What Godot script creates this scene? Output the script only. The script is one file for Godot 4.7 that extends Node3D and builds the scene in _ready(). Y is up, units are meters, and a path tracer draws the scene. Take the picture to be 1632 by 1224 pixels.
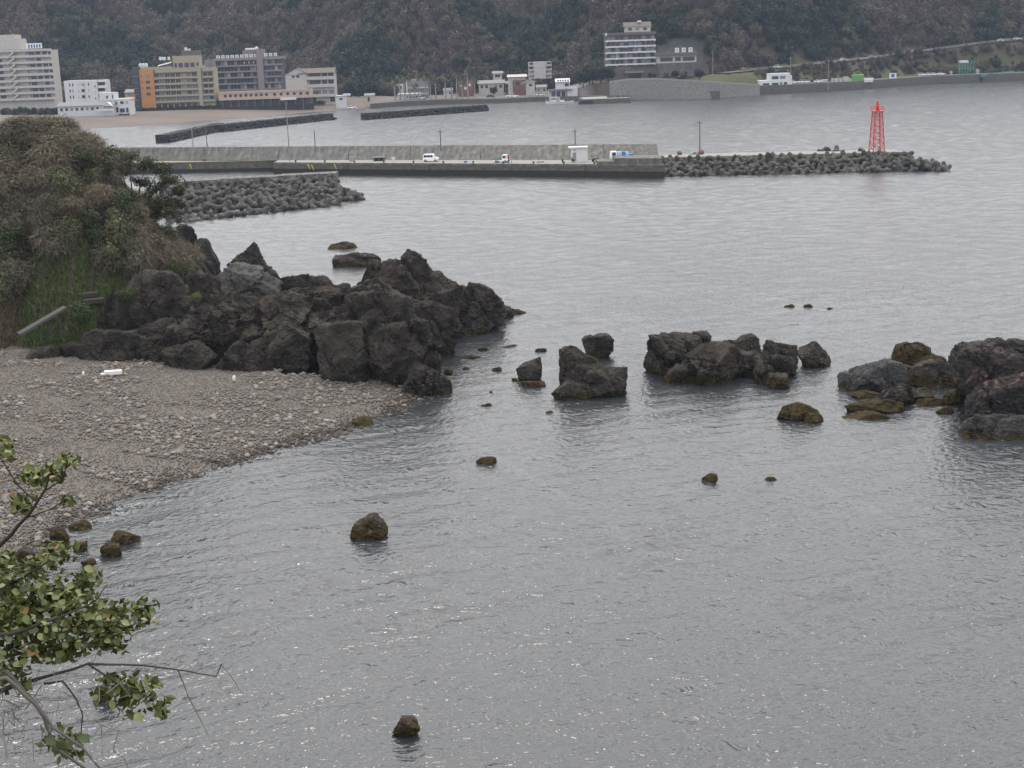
extends Node3D
# A small bay: shingle beach, lava headland, breakwaters with tetrapods, a resort town under wooded hills.
# Metres, y up, sea level 0. The camera stands on a cliff 28 m above the water and looks along -z.
const F := 2300.0
const EYE_H := 28.0
const TILT := 0.23141
const ROLL := 0.0349
var taken := {}
var rng := RandomNumberGenerator.new()
var BOX := BoxMesh.new()
var M := {}
var spheres := {}

# ---------- survey: a direction read in the photograph and a known level or distance give a place in metres
func ray(px: float, py: float) -> Vector3:
	var dx := px - 816.0
	var dy := py - 612.0
	var x := (dx * cos(ROLL) - dy * sin(ROLL)) / F
	var y := -(dy * cos(ROLL) + dx * sin(ROLL)) / F
	return Vector3(x, y * cos(TILT) - sin(TILT), -y * sin(TILT) - cos(TILT))
func lev(px: float, py: float, h: float) -> Vector3:
	var d := ray(px, py)
	return Vector3(0, EYE_H, 0) + d * ((h - EYE_H) / d.y)
func depz(px: float, py: float, z: float) -> Vector3:
	var d := ray(px, py)
	return Vector3(0, EYE_H, 0) + d * (z / d.z)
func seen_at(p: Vector3) -> Vector2:
	var q := p - Vector3(0, EYE_H, 0)
	var fw := -q.y * sin(TILT) - q.z * cos(TILT)
	var up := q.y * cos(TILT) - q.z * sin(TILT)
	var a := F * q.x / fw
	var b := -F * up / fw
	return Vector2(816.0 + a * cos(ROLL) + b * sin(ROLL), 612.0 + b * cos(ROLL) - a * sin(ROLL))
# the first chart of the bay took the camera for level and the lens for shorter; these turn its places into the true ones
const CHART_F := 1793.0
const CHART_TILT := 0.2951
func true_z(px: float, z: float) -> float:
	var fw := EYE_H * sin(CHART_TILT) + absf(z) * cos(CHART_TILT)
	var up := -EYE_H * cos(CHART_TILT) + absf(z) * sin(CHART_TILT)
	return lev(px, 612.0 - CHART_F * up / fw, 0.0).z
func mv(p: Vector3) -> Vector3:
	var q := p - Vector3(0, EYE_H, 0)
	var fw := -q.y * sin(CHART_TILT) - q.z * cos(CHART_TILT)
	var up := q.y * cos(CHART_TILT) - q.z * sin(CHART_TILT)
	var px := 816.0 + CHART_F * q.x / fw
	return depz(px, 612.0 - CHART_F * up / fw, true_z(px, p.z))
func m2(x: float, z: float) -> Vector3:
	return mv(Vector3(x, 0, z))
func dep(px: float, py: float, z: float) -> Vector3:
	return depz(px, py, true_z(px, z))

# ---------- naming and grouping
func numbered(called: String) -> String:
	if not taken.has(called):
		taken[called] = 0
		return called
	taken[called] += 1
	return "%s_%03d" % [called, taken[called]]
func tag(o: Node, label: String, category: String, group := "", kind := "") -> void:
	if label: o.set_meta("label", label)
	if category: o.set_meta("category", category)
	if group: o.set_meta("group", group)
	if kind: o.set_meta("kind", kind)
func thing(called: String, label: String, category: String, pos := Vector3.ZERO, turn := 0.0, group := "") -> Node3D:
	var o := Node3D.new()
	o.name = numbered(called)
	add_child(o)
	o.position = pos
	o.rotation.y = turn
	tag(o, label, category, group)
	return o
func solo(called: String, mesh: Mesh, m: Material, label: String, category: String, pos := Vector3.ZERO, group := "", kind := "") -> MeshInstance3D:
	var o := MeshInstance3D.new()
	o.name = numbered(called)
	o.mesh = mesh
	o.material_override = null
	o.set_surface_override_material(0, m)
	add_child(o)
	o.position = pos
	tag(o, label, category, group, kind)
	return o
func part(parent: Node, called: String, mesh: Mesh, m: Material, t := Transform3D.IDENTITY) -> MeshInstance3D:
	var o := MeshInstance3D.new()
	o.name = called
	o.mesh = mesh
	o.set_surface_override_material(0, m)
	parent.add_child(o, true)
	o.transform = t
	return o
func bx(parent: Node, called: String, m: Material, lo: Vector3, hi: Vector3, turn := Basis.IDENTITY) -> MeshInstance3D:
	return part(parent, called, BOX, m, Transform3D(turn * Basis.from_scale((hi - lo).abs()), (lo + hi) / 2.0))
func again(o: Node3D, called: String, t: Transform3D) -> Node3D:
	var c: Node3D = o.duplicate()
	c.name = numbered(called)
	add_child(c)
	c.transform = t
	return c

# ---------- materials (colours given as linear base colours)
func lin(r: float, g: float, b: float) -> Color:
	return Color(r, g, b).linear_to_srgb()
func mat(r: float, g: float, b: float, rough := 0.8, metal := 0.0) -> StandardMaterial3D:
	var m := StandardMaterial3D.new()
	m.albedo_color = lin(r, g, b)
	m.roughness = rough
	m.metallic = metal
	return m
func vcol(rough := 0.9) -> StandardMaterial3D:
	var m := StandardMaterial3D.new()
	m.vertex_color_use_as_albedo = true
	m.roughness = rough
	m.metallic_specular = 0.3
	return m
func noise(freq: float, sd: int, oct := 4, ridged := false) -> FastNoiseLite:
	var n := FastNoiseLite.new()
	n.noise_type = FastNoiseLite.TYPE_SIMPLEX_SMOOTH
	n.seed = sd
	n.frequency = freq
	n.fractal_octaves = oct
	n.fractal_type = FastNoiseLite.FRACTAL_RIDGED if ridged else FastNoiseLite.FRACTAL_FBM
	return n
func tint_tex(size: int, n: FastNoiseLite, stops: Array) -> ImageTexture:
	var src := n.get_seamless_image(size, size).get_data()
	var lut := PackedByteArray()
	for k in 256:
		var t := k / 255.0 * (stops.size() - 1)
		var a: Color = stops[mini(int(t), stops.size() - 2)]
		var b: Color = stops[mini(int(t) + 1, stops.size() - 1)]
		var c := a.lerp(b, t - mini(int(t), stops.size() - 2)).linear_to_srgb()
		lut.append_array([int(c.r * 255), int(c.g * 255), int(c.b * 255)])
	var out := PackedByteArray()
	out.resize(size * size * 3)
	for k in size * size:
		var s := src[k] * 3
		out[k * 3] = lut[s]
		out[k * 3 + 1] = lut[s + 1]
		out[k * 3 + 2] = lut[s + 2]
	return ImageTexture.create_from_image(Image.create_from_data(size, size, false, Image.FORMAT_RGB8, out))
func grey_tex(size: int, n: FastNoiseLite) -> ImageTexture:
	return ImageTexture.create_from_image(n.get_seamless_image(size, size))
func surfaced(stops: Array, metres: float, freq: float, sd: int, rough := 0.9, relief := 0.0, ridged := false) -> StandardMaterial3D:
	var m := StandardMaterial3D.new()
	var n := noise(freq, sd, 5, ridged)
	m.albedo_texture = tint_tex(512, n, stops)
	m.uv1_triplanar = true
	m.uv1_world_triplanar = true
	m.uv1_scale = Vector3.ONE / metres
	m.roughness = rough
	m.metallic_specular = 0.35
	if relief > 0.0:
		m.heightmap_enabled = true
		m.heightmap_texture = grey_tex(512, n)
		m.heightmap_scale = relief
	return m

# ---------- mesh collector
class MB:
	var v := PackedVector3Array()
	var c := PackedColorArray()
	var uv := PackedVector2Array()
	var i := PackedInt32Array()
	func tri(a: Vector3, b: Vector3, d: Vector3, col := Color.WHITE) -> void:
		var k := v.size()
		v.append_array([a, b, d])
		c.append_array([col, col, col])
		i.append_array([k, k + 1, k + 2])
	func quad(a: Vector3, b: Vector3, d: Vector3, e: Vector3, col := Color.WHITE) -> void:
		var k := v.size()
		v.append_array([a, b, d, e])
		c.append_array([col, col, col, col])
		i.append_array([k, k + 1, k + 2, k, k + 2, k + 3])
	func box(lo: Vector3, hi: Vector3, col := Color.WHITE) -> void:
		var p := [Vector3(lo.x, lo.y, lo.z), Vector3(hi.x, lo.y, lo.z), Vector3(hi.x, hi.y, lo.z), Vector3(lo.x, hi.y, lo.z), Vector3(lo.x, lo.y, hi.z), Vector3(hi.x, lo.y, hi.z), Vector3(hi.x, hi.y, hi.z), Vector3(lo.x, hi.y, hi.z)]
		for f in [[4, 7, 6, 5], [1, 2, 3, 0], [5, 6, 2, 1], [0, 3, 7, 4], [7, 3, 2, 6], [0, 4, 5, 1]]:
			quad(p[f[0]], p[f[1]], p[f[2]], p[f[3]], col)
	func bar(a: Vector3, b: Vector3, r: float, col := Color.WHITE, r2 := -1.0, sides := 5) -> void:
		tube([a, b], [r, r2 if r2 >= 0 else r], col, sides)
	func tube(pts: Array, rad: Array, col := Color.WHITE, sides := 6) -> void:
		var k := v.size()
		var dirx: Vector3 = (pts[1] - pts[0]).normalized()
		var side := dirx.cross(Vector3.UP if absf(dirx.y) < 0.9 else Vector3.RIGHT).normalized()
		for j in pts.size():
			var d: Vector3 = (pts[mini(j + 1, pts.size() - 1)] - pts[maxi(j - 1, 0)]).normalized()
			side = (side - d * side.dot(d)).normalized()
			var up := d.cross(side)
			for s in sides:
				var a := TAU * s / sides
				v.append(pts[j] + (side * cos(a) + up * sin(a)) * rad[j])
				c.append(col)
		for j in pts.size() - 1:
			for s in sides:
				var a := k + j * sides + s
				var b := k + j * sides + (s + 1) % sides
				i.append_array([a, a + sides, b, b, a + sides, b + sides])
		for e in [0, pts.size() - 1]:
			var m := v.size()
			v.append(pts[e])
			c.append(col)
			for s in sides:
				var a: int = k + e * sides + s
				var b: int = k + e * sides + (s + 1) % sides
				if e == 0:
					i.append_array([m, a, b])
				else:
					i.append_array([m, b, a])
	func commit(smooth := false, colored := true) -> ArrayMesh:
		var a := []
		a.resize(Mesh.ARRAY_MAX)
		a[Mesh.ARRAY_VERTEX] = v
		a[Mesh.ARRAY_INDEX] = i
		if colored:
			a[Mesh.ARRAY_COLOR] = c
		if uv.size() == v.size() and uv.size() > 0:
			a[Mesh.ARRAY_TEX_UV] = uv
		if smooth:
			var n := PackedVector3Array()
			n.resize(v.size())
			for t in range(0, i.size(), 3):
				var p := v[i[t]]
				var f := (v[i[t + 2]] - p).cross(v[i[t + 1]] - p)
				n[i[t]] += f
				n[i[t + 1]] += f
				n[i[t + 2]] += f
			for t in n.size():
				n[t] = n[t].normalized()
			a[Mesh.ARRAY_NORMAL] = n
		var m := ArrayMesh.new()
		m.add_surface_from_arrays(Mesh.PRIMITIVE_TRIANGLES, a)
		return m

func sphere(level: int) -> Array:
	if spheres.has(level):
		return spheres[level]
	var out: Array
	if level == 0:
		var t := (1.0 + sqrt(5.0)) / 2.0
		var v := PackedVector3Array()
		for p in [[-1, t, 0], [1, t, 0], [-1, -t, 0], [1, -t, 0], [0, -1, t], [0, 1, t], [0, -1, -t], [0, 1, -t], [t, 0, -1], [t, 0, 1], [-t, 0, -1], [-t, 0, 1]]:
			v.append(Vector3(p[0], p[1], p[2]).normalized())
		# clockwise seen from outside
		var f := PackedInt32Array([0, 5, 11, 0, 1, 5, 0, 7, 1, 0, 10, 7, 0, 11, 10, 1, 9, 5, 5, 4, 11, 11, 2, 10, 10, 6, 7, 7, 8, 1, 3, 4, 9, 3, 2, 4, 3, 6, 2, 3, 8, 6, 3, 9, 8, 4, 5, 9, 2, 11, 4, 6, 10, 2, 8, 7, 6, 9, 1, 8])
		out = [v, f]
	else:
		var s := sphere(level - 1)
		var v: PackedVector3Array = s[0].duplicate()
		var f: PackedInt32Array = s[1]
		var g := PackedInt32Array()
		var mid := {}
		for t in range(0, f.size(), 3):
			var k := [0, 0, 0]
			for e in 3:
				var a := f[t + e]
				var b := f[t + (e + 1) % 3]
				var key := mini(a, b) * 1000000 + maxi(a, b)
				if not mid.has(key):
					mid[key] = v.size()
					v.append(((v[a] + v[b]) / 2.0).normalized())
				k[e] = mid[key]
			g.append_array([f[t], k[0], k[2], f[t + 1], k[1], k[0], f[t + 2], k[2], k[1], k[0], k[1], k[2]])
		out = [v, g]
	spheres[level] = out
	return out

# ---------- rock: blocks with broken faces, roughened; weed and barnacles grow near the water
# a blob is [centre, radii, squareness, turn]
func rock_mesh(blobs: Array, level: int, sd: int, o := {}) -> ArrayMesh:
	var mb := MB.new()
	var r := RandomNumberGenerator.new()
	r.seed = sd
	var big := noise(o.get("crag", 0.22), sd, 4, true)
	var mid := noise(0.75, sd + 7, 4, true)
	var fine := noise(2.6, sd + 3, 3)
	var patch := noise(0.5, sd + 11, 4)
	var crack := noise(o.get("joint", 0.22), sd + 5, 1)
	crack.noise_type = FastNoiseLite.TYPE_CELLULAR
	crack.cellular_return_type = FastNoiseLite.RETURN_DISTANCE2_SUB
	crack.fractal_type = FastNoiseLite.FRACTAL_NONE
	crack.domain_warp_enabled = true
	crack.domain_warp_amplitude = 1.6
	crack.domain_warp_frequency = 0.25
	var block := noise(o.get("joint", 0.22), sd + 5, 1)
	block.noise_type = FastNoiseLite.TYPE_CELLULAR
	block.cellular_return_type = FastNoiseLite.RETURN_CELL_VALUE
	block.fractal_type = FastNoiseLite.FRACTAL_NONE
	block.domain_warp_enabled = true
	block.domain_warp_amplitude = 1.6
	block.domain_warp_frequency = 0.25
	var chip := noise(1.1, sd + 9, 1)
	chip.noise_type = FastNoiseLite.TYPE_CELLULAR
	chip.cellular_return_type = FastNoiseLite.RETURN_CELL_VALUE
	chip.fractal_type = FastNoiseLite.FRACTAL_NONE
	chip.domain_warp_enabled = true
	chip.domain_warp_amplitude = 0.7
	chip.domain_warp_frequency = 0.6
	var weed: float = o.get("weed", 0.35)
	var c0: Color = o.get("c0", Color(0.0165, 0.014, 0.0118))
	var c1: Color = o.get("c1", Color(0.057, 0.048, 0.0395))
	var rust: float = o.get("rust", 0.0)
	var rough: float = o.get("rough", 1.0)
	for b in blobs:
		var ctr: Vector3 = b[0]
		var rad: Vector3 = b[1]
		var sq: float = b[2] if b.size() > 2 else 3.0
		var turn := Basis(Vector3.UP, b[3] if b.size() > 3 else r.randf_range(-0.5, 0.5)) * Basis(Vector3.FORWARD, r.randf_range(-0.12, 0.12))
		var cuts := []
		for k in o.get("cuts", 15):
			var n := Vector3(r.randfn(), r.randfn() * 0.7, r.randfn()).normalized()
			cuts.append([n, r.randf_range(0.58, 0.92)])
		var s := sphere(b[4] if b.size() > 4 else level)
		var k0 := mb.v.size()
		var least := minf(rad.x, minf(rad.y, rad.z))
		for d: Vector3 in s[0]:
			var t := pow(pow(absf(d.x), sq) + pow(absf(d.y), sq) + pow(absf(d.z), sq), -1.0 / sq)
			for cut in cuts:
				var q: float = d.dot(cut[0])
				if q > 0.0:
					t = minf(t, cut[1] / q)
			var p := turn * (d * t * rad) + ctr
			var nd := (turn * (d / rad)).normalized()
			var e := (big.get_noise_3dv(p) * 0.1 - 0.02) * least * rough
			var stand := Vector3(p.x + p.y * 0.35, p.y * 0.6 - p.x * 0.15, p.z)
			e += block.get_noise_3dv(stand) * minf(0.5, least * 0.13) * rough + chip.get_noise_3dv(p) * minf(0.2, least * 0.06) * rough
			var gap := crack.get_noise_3dv(stand) + 1.0
			e -= (1.0 - smoothstep(0.0, 0.05, gap)) * minf(0.5, least * 0.12) * rough
			var m := mid.get_noise_3dv(p)
			e += m * minf(0.15, least * 0.07) * rough + fine.get_noise_3dv(p) * minf(0.08, least * 0.07) * rough
			p += nd * e
			mb.v.append(p)
			var a := patch.get_noise_3dv(p) * 0.8 + 0.5 + fine.get_noise_3dv(p * 1.7) * 0.35
			var col := c0.lerp(c1, clampf(a, 0, 1))
			var b2 := patch.get_noise_3dv(p * 1.9 + Vector3(40, 0, 9))
			if patch.get_noise_3dv(p * 0.7 + Vector3(0, 60, 0)) > 0.3:
				col = col.lerp(Color(0.085, 0.076, 0.065), 0.35)
			if rust > 0.0 and b2 + fine.get_noise_3dv(p) * 0.3 > 0.62 - rust:
				col = col.lerp(Color(0.1, 0.066, 0.036), 0.6)
			if fine.get_noise_3dv(p * 3.1) > 0.55 and p.y < 2.2:
				col = col.lerp(Color(0.32, 0.31, 0.29), 0.5)
			if p.y < weed + b2 * 0.9 * weed and patch.get_noise_3dv(p * 2.3) + 0.35 > 0.0:
				col = Color(0.056, 0.041, 0.012).lerp(Color(0.024, 0.017, 0.009), clampf(fine.get_noise_3dv(p * 0.9) + 0.5, 0, 1))
			for w: Array in o.get("veins", []):
				var ab: Vector2 = w[1] - w[0]
				var pp := Vector2(p.x, p.y) + Vector2(fine.get_noise_3dv(p * 0.8), fine.get_noise_3dv(p * 0.8 + Vector3(9, 0, 0))) * 0.12
				var tt := clampf((pp - w[0]).dot(ab) / ab.length_squared(), 0, 1)
				if pp.distance_to(w[0] + ab * tt) < 0.04 and p.z > ctr.z:
					col = w[2]
			mb.c.append(col)
		for q in s[1]:
			mb.i.append(k0 + q)
	return mb.commit(true)
# a block that shows in the photo between columns x0..x1, with its crest at row top, standing at depth z and reaching down to level foot
func blk(x0: float, x1: float, top: float, z: float, foot := -0.8, deep := 0.9, sq := 3.0, turn := 0.0, level := -1, real_z := false) -> Array:
	var mid := (x0 + x1) / 2.0
	if not real_z:
		z = true_z(mid, z)
	var c := depz(mid, top, z)
	var a := depz(x0, top, z)
	a.y = c.y
	var b := depz(x1, top, z)
	var rx := (b.x - a.x) / 2.0
	var ry := (a.y - foot) / 2.0
	var out := [Vector3((a.x + b.x) / 2.0, foot + ry, z), Vector3(rx * 1.12, ry * 1.1, rx * deep * 1.08), sq, turn]
	if level > 0:
		out.append(level)
	return out
# a boulder that meets the water along row base
func boulder(x0: float, x1: float, top: float, base: float, deep := 0.8, sq := 2.8) -> Array:
	var g := lev((x0 + x1) / 2.0, base, 0.0)
	var rx := (x1 - x0) / 2.0 / F * absf(g.z)
	return blk(x0, x1, top, g.z - rx * deep * 0.75, -0.35 * rx - 0.1, deep, sq, 0.0, -1, true)

# ---------- sea, beach, headland
var shore := PackedVector2Array()
func waterline() -> void:
	for p in [[560, 540], [660, 580], [705, 622], [672, 640], [640, 655], [560, 690], [480, 708], [420, 725], [300, 765], [230, 795], [180, 815], [110, 850], [60, 900], [0, 1000], [-60, 1120], [-60, 1500]]:
		var q := lev(p[0], p[1], 0.0)
		shore.append(Vector2(q.x, q.z))
func inland(x: float, z: float) -> float:
	var best := 1e9
	var sgn := 1.0
	var p := Vector2(x, z)
	for k in shore.size() - 1:
		var q := Geometry2D.get_closest_point_to_segment(p, shore[k], shore[k + 1])
		var d := p.distance_to(q)
		if d < best:
			best = d
			sgn = 1.0 if (shore[k + 1] - shore[k]).cross(p - shore[k]) < 0.0 else -1.0
	return best * -sgn
var bed_noise: FastNoiseLite
func beach_h(x: float, z: float) -> float:
	var s := inland(x, z)
	if s < 0.0:
		return maxf(s * 0.16, -2.5)
	if z < -132.0 or (z < -121.0 and x > -20.0):
		return -0.5
	return 0.066 * s + 0.25 * smoothstep(1.5, 5.0, s) - 0.025 * maxf(0.0, s - 26.0) + bed_noise.get_noise_2d(x, z) * 0.18 * smoothstep(1.0, 6.0, s)

func build_sea() -> void:
	var m := StandardMaterial3D.new()
	m.albedo_color = lin(0.024, 0.027, 0.03)
	m.roughness = 0.22
	m.metallic_specular = 0.53
	var img := noise(0.018, 5, 4).get_seamless_image(1024, 1024)
	img.bump_map_to_normal_map(6.0)
	m.normal_enabled = true
	m.normal_texture = ImageTexture.create_from_image(img)
	m.normal_scale = 1.0
	M.sea = m
	var ridge := noise(1.0, 21, 3)
	var small := noise(1.0, 22, 2)
	var swell := noise(1.0, 23, 2)
	var gust := noise(0.025, 24, 3)
	var mb := MB.new()
	var zs := []
	var z := -20.0
	while z > -1250.0:
		zs.append(z)
		z -= 2.0 if z > -46.0 else clampf(0.22 * pow(absf(z) / 50.0, 0.7), 0.2, 0.6) if z > -260.0 else 0.95 if z > -720.0 else 12.0
	var cols := 250
	var cu := cos(0.42)
	var su := sin(0.42)
	for zz: float in zs:
		var half := maxf(40.0, absf(zz) * 0.42 + 12.0)
		var left := -half
		var fade := 1.0 - smoothstep(690.0, 720.0, -zz)
		var long := smoothstep(110.0, 260.0, -zz)
		for k in cols + 1:
			var x := lerpf(left, half, k / float(cols))
			var u := x * cu - zz * su
			var w := x * su + zz * cu
			var y := 0.0
			if fade > 0.0:
				var g := 0.7 + gust.get_noise_2d(x, zz) * 0.9
				w += swell.get_noise_2d(u * 0.2, w * 0.3) * 0.8
				y = (0.155 * (1.0 - 1.6 * absf(ridge.get_noise_2d(u * 0.05, w * 0.52))) + 0.022 * small.get_noise_2d(u * 0.5 + 4.0, w * 1.6)) * clampf(g, 0.25, 1.4) * fade - 0.06 * fade
				if long > 0.0:
					y = lerpf(y, 0.19 * fade * ridge.get_noise_2d(u * 0.2 + 7.0, w * 0.34), long)
			mb.v.append(Vector3(x, y, zz))
			mb.uv.append(Vector2(u / 15.0, w / 9.0))
	for r in zs.size() - 1:
		for k in cols:
			var a := r * (cols + 1) + k
			mb.i.append_array([a, a + cols + 1, a + 1, a + 1, a + cols + 1, a + cols + 2])
	var o := solo("sea", mb.commit(true, false), m, "", "", Vector3.ZERO, "", "structure")
	o.set_meta("label", "grey rippled sea water filling the bay")

func build_beach() -> void:
	waterline()
	bed_noise = noise(0.12, 9, 3)
	var mb := MB.new()
	var nx := 110
	var nz := 130
	for j in nz + 1:
		for k in nx + 1:
			var x := -72.0 + 72.0 * k / nx
			var z := -46.0 - 90.0 * j / nz
			mb.v.append(Vector3(x, beach_h(x, z) - 0.05, z))
	for j in nz:
		for k in nx:
			var a := j * (nx + 1) + k
			mb.i.append_array([a, a + nx + 1, a + 1, a + 1, a + nx + 1, a + nx + 2])
	var grit := surfaced([Color(0.038, 0.032, 0.028), Color(0.085, 0.073, 0.063), Color(0.14, 0.122, 0.107), Color(0.2, 0.178, 0.158), Color(0.29, 0.265, 0.24)], 3.1, 0.042, 31, 0.95, 7.0)
	solo("beach", mb.commit(true, false), grit, "grey shingle beach sloping down to the water", "", Vector3.ZERO, "", "structure")
	# loose stones
	var shapes := []
	for q in 4:
		var sm := MB.new()
		var s := sphere(2)
		var nn := noise(0.9, 60 + q, 2)
		for d: Vector3 in s[0]:
			sm.v.append(d * (1.0 + 0.28 * nn.get_noise_3dv(d)) * Vector3(0.5, 0.3, 0.4))
		sm.i = s[1]
		shapes.append(sm.commit(true, false))
	var stone := vcol(0.75)
	var tones := [Color(0.24, 0.212, 0.187), Color(0.265, 0.243, 0.218), Color(0.215, 0.193, 0.17), Color(0.295, 0.268, 0.238), Color(0.27, 0.21, 0.15), Color(0.185, 0.17, 0.154), Color(0.25, 0.232, 0.213), Color(0.22, 0.19, 0.158)]
	rng.seed = 77
	var put := [[], [], [], []]
	var tint := [[], [], [], []]
	var large := []
	var gravelly := noise(0.09, 91, 3)
	var n := 0
	while n < 150000:
		var x := rng.randf_range(-60.0, -3.0)
		var z := rng.randf_range(-132.0, -52.0)
		var s := inland(x, z)
		if s < -0.9 or s > 42.0:
			n += 1
			continue
		var px := seen_at(Vector3(x, 0.5, z))
		if px.x < -120 or px.y < 520:
			n += 1
			continue
		n += 1
		var bare := gravelly.get_noise_2d(x, z * 1.6) + 0.25 * smoothstep(8.0, 18.0, s)
		if bare > 0.3 and rng.randf() < 0.1:
			continue
		var size := rng.randf_range(0.065, 0.17) * (1.0 if bare < 0.12 else 0.75 if bare < 0.24 else 0.6)
		if rng.randf() < 0.045 and bare < 0.2:
			size = rng.randf_range(0.22, 0.42)
		var col: Color = tones[rng.randi() % 8] * rng.randf_range(0.45, 0.78)
		col.a = 1.0
		if s < 2.3 + bare * 1.5 + rng.randf_range(-0.4, 0.4):
			col = Color(col.r * 0.45, col.g * 0.42, col.b * 0.4)
		var b := Basis.from_euler(Vector3(rng.randf_range(-0.3, 0.3), rng.randf() * TAU, rng.randf_range(-0.3, 0.3))).scaled(Vector3.ONE * size * 1.25)
		var t := Transform3D(b, Vector3(x, beach_h(x, z) + size * 0.12, z))
		var q := rng.randi() % 4
		if size > 0.27 and large.size() < 270 and px.x > 0 and s > 0.2:
			large.append([t, col, q, s])
		else:
			put[q].append(t)
			tint[q].append(col)
	for q in 4:
		var mm := MultiMesh.new()
		mm.transform_format = MultiMesh.TRANSFORM_3D
		mm.use_colors = true
		mm.mesh = shapes[q]
		mm.instance_count = put[q].size()
		for k in put[q].size():
			mm.set_instance_transform(k, put[q][k])
			mm.set_instance_color(k, tint[q][k])
		var o := MultiMeshInstance3D.new()
		o.name = numbered("shingle")
		o.multimesh = mm
		o.material_override = stone
		add_child(o)
		tag(o, "loose grey and tan shingle covering the beach", "shingle", "", "stuff")
	var cmats := []
	for c in tones:
		cmats.append(mat(c.r * 0.8, c.g * 0.8, c.b * 0.8, 0.8))
	for l in large:
		var o := solo("cobble", shapes[l[2]], cmats[rng.randi() % 8], "large rounded cobble lying on the shingle beach", "stone", Vector3.ZERO, "large cobbles on the beach")
		o.transform = l[0]
	# foam where small waves break
	var fm := MB.new()
	var fs := sphere(1)
	for k in 380:
		var t := pow(rng.randf(), 0.8)
		var a := lev(lerpf(270, 120, t) + rng.randf_range(-16, 16), lerpf(778, 848, t) + rng.randf_range(-5, 12), 0.0)
		if rng.randf() < 0.25:
			var e := rng.randf()
			a = lev(lerpf(640, 270, e) + rng.randf_range(-8, 8), lerpf(656, 779, e) + rng.randf_range(-3, 2), 0.0)
		var sc := rng.randf_range(0.03, 0.1)
		var k0 := fm.v.size()
		for d: Vector3 in fs[0]:
			fm.v.append(a + Vector3(d.x * sc * rng.randf_range(0.8, 1.6), 0.01 + d.y * 0.04, d.z * sc * 0.8))
		for q in fs[1]:
			fm.i.append(k0 + q)
	solo("foam", fm.commit(true, false), mat(0.26, 0.27, 0.27, 0.85), "white foam of small waves breaking on the shingle", "foam", Vector3.ZERO, "", "stuff")
	# washed-up things
	var fo := thing("foam_block", "white polystyrene block washed up on the shingle below the cliff", "foam block", lev(180, 590, 2.3), 0.15)
	fo.position.y = beach_h(fo.position.x, fo.position.z) + 0.12
	var white := surfaced([Color(0.6, 0.6, 0.58), Color(0.8, 0.8, 0.78)], 0.6, 0.03, 8, 0.9)
	bx(fo, "slab", white, Vector3(-0.72, 0, -0.28), Vector3(0.7, 0.3, 0.28))
	bx(fo, "broken_end", white, Vector3(-1.02, 0, -0.2), Vector3(-0.723, 0.12, 0.22))
	for w in [[133, 600, 0.16, "white plastic bottle standing among stones near the polystyrene block"], [372, 595, 0.2, "crumpled white plastic bag caught on stones under the rock ledge"]]:
		var p := lev(w[1 - 1], w[1], 2.0)
		var lm := MB.new()
		lm.tube([Vector3(0, 0, 0), Vector3(0.02, w[2] * 1.2, 0), Vector3(0.03, w[2] * 1.9, 0.02), Vector3(0.03, w[2] * 2.3, 0.02)], [w[2] * 0.6, w[2] * 0.75, w[2] * 0.5, w[2] * 0.2], Color.WHITE, 8)
		solo("litter", lm.commit(true, false), white, w[3], "litter", Vector3(p.x, beach_h(p.x, p.z) + 0.1, p.z))

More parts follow.
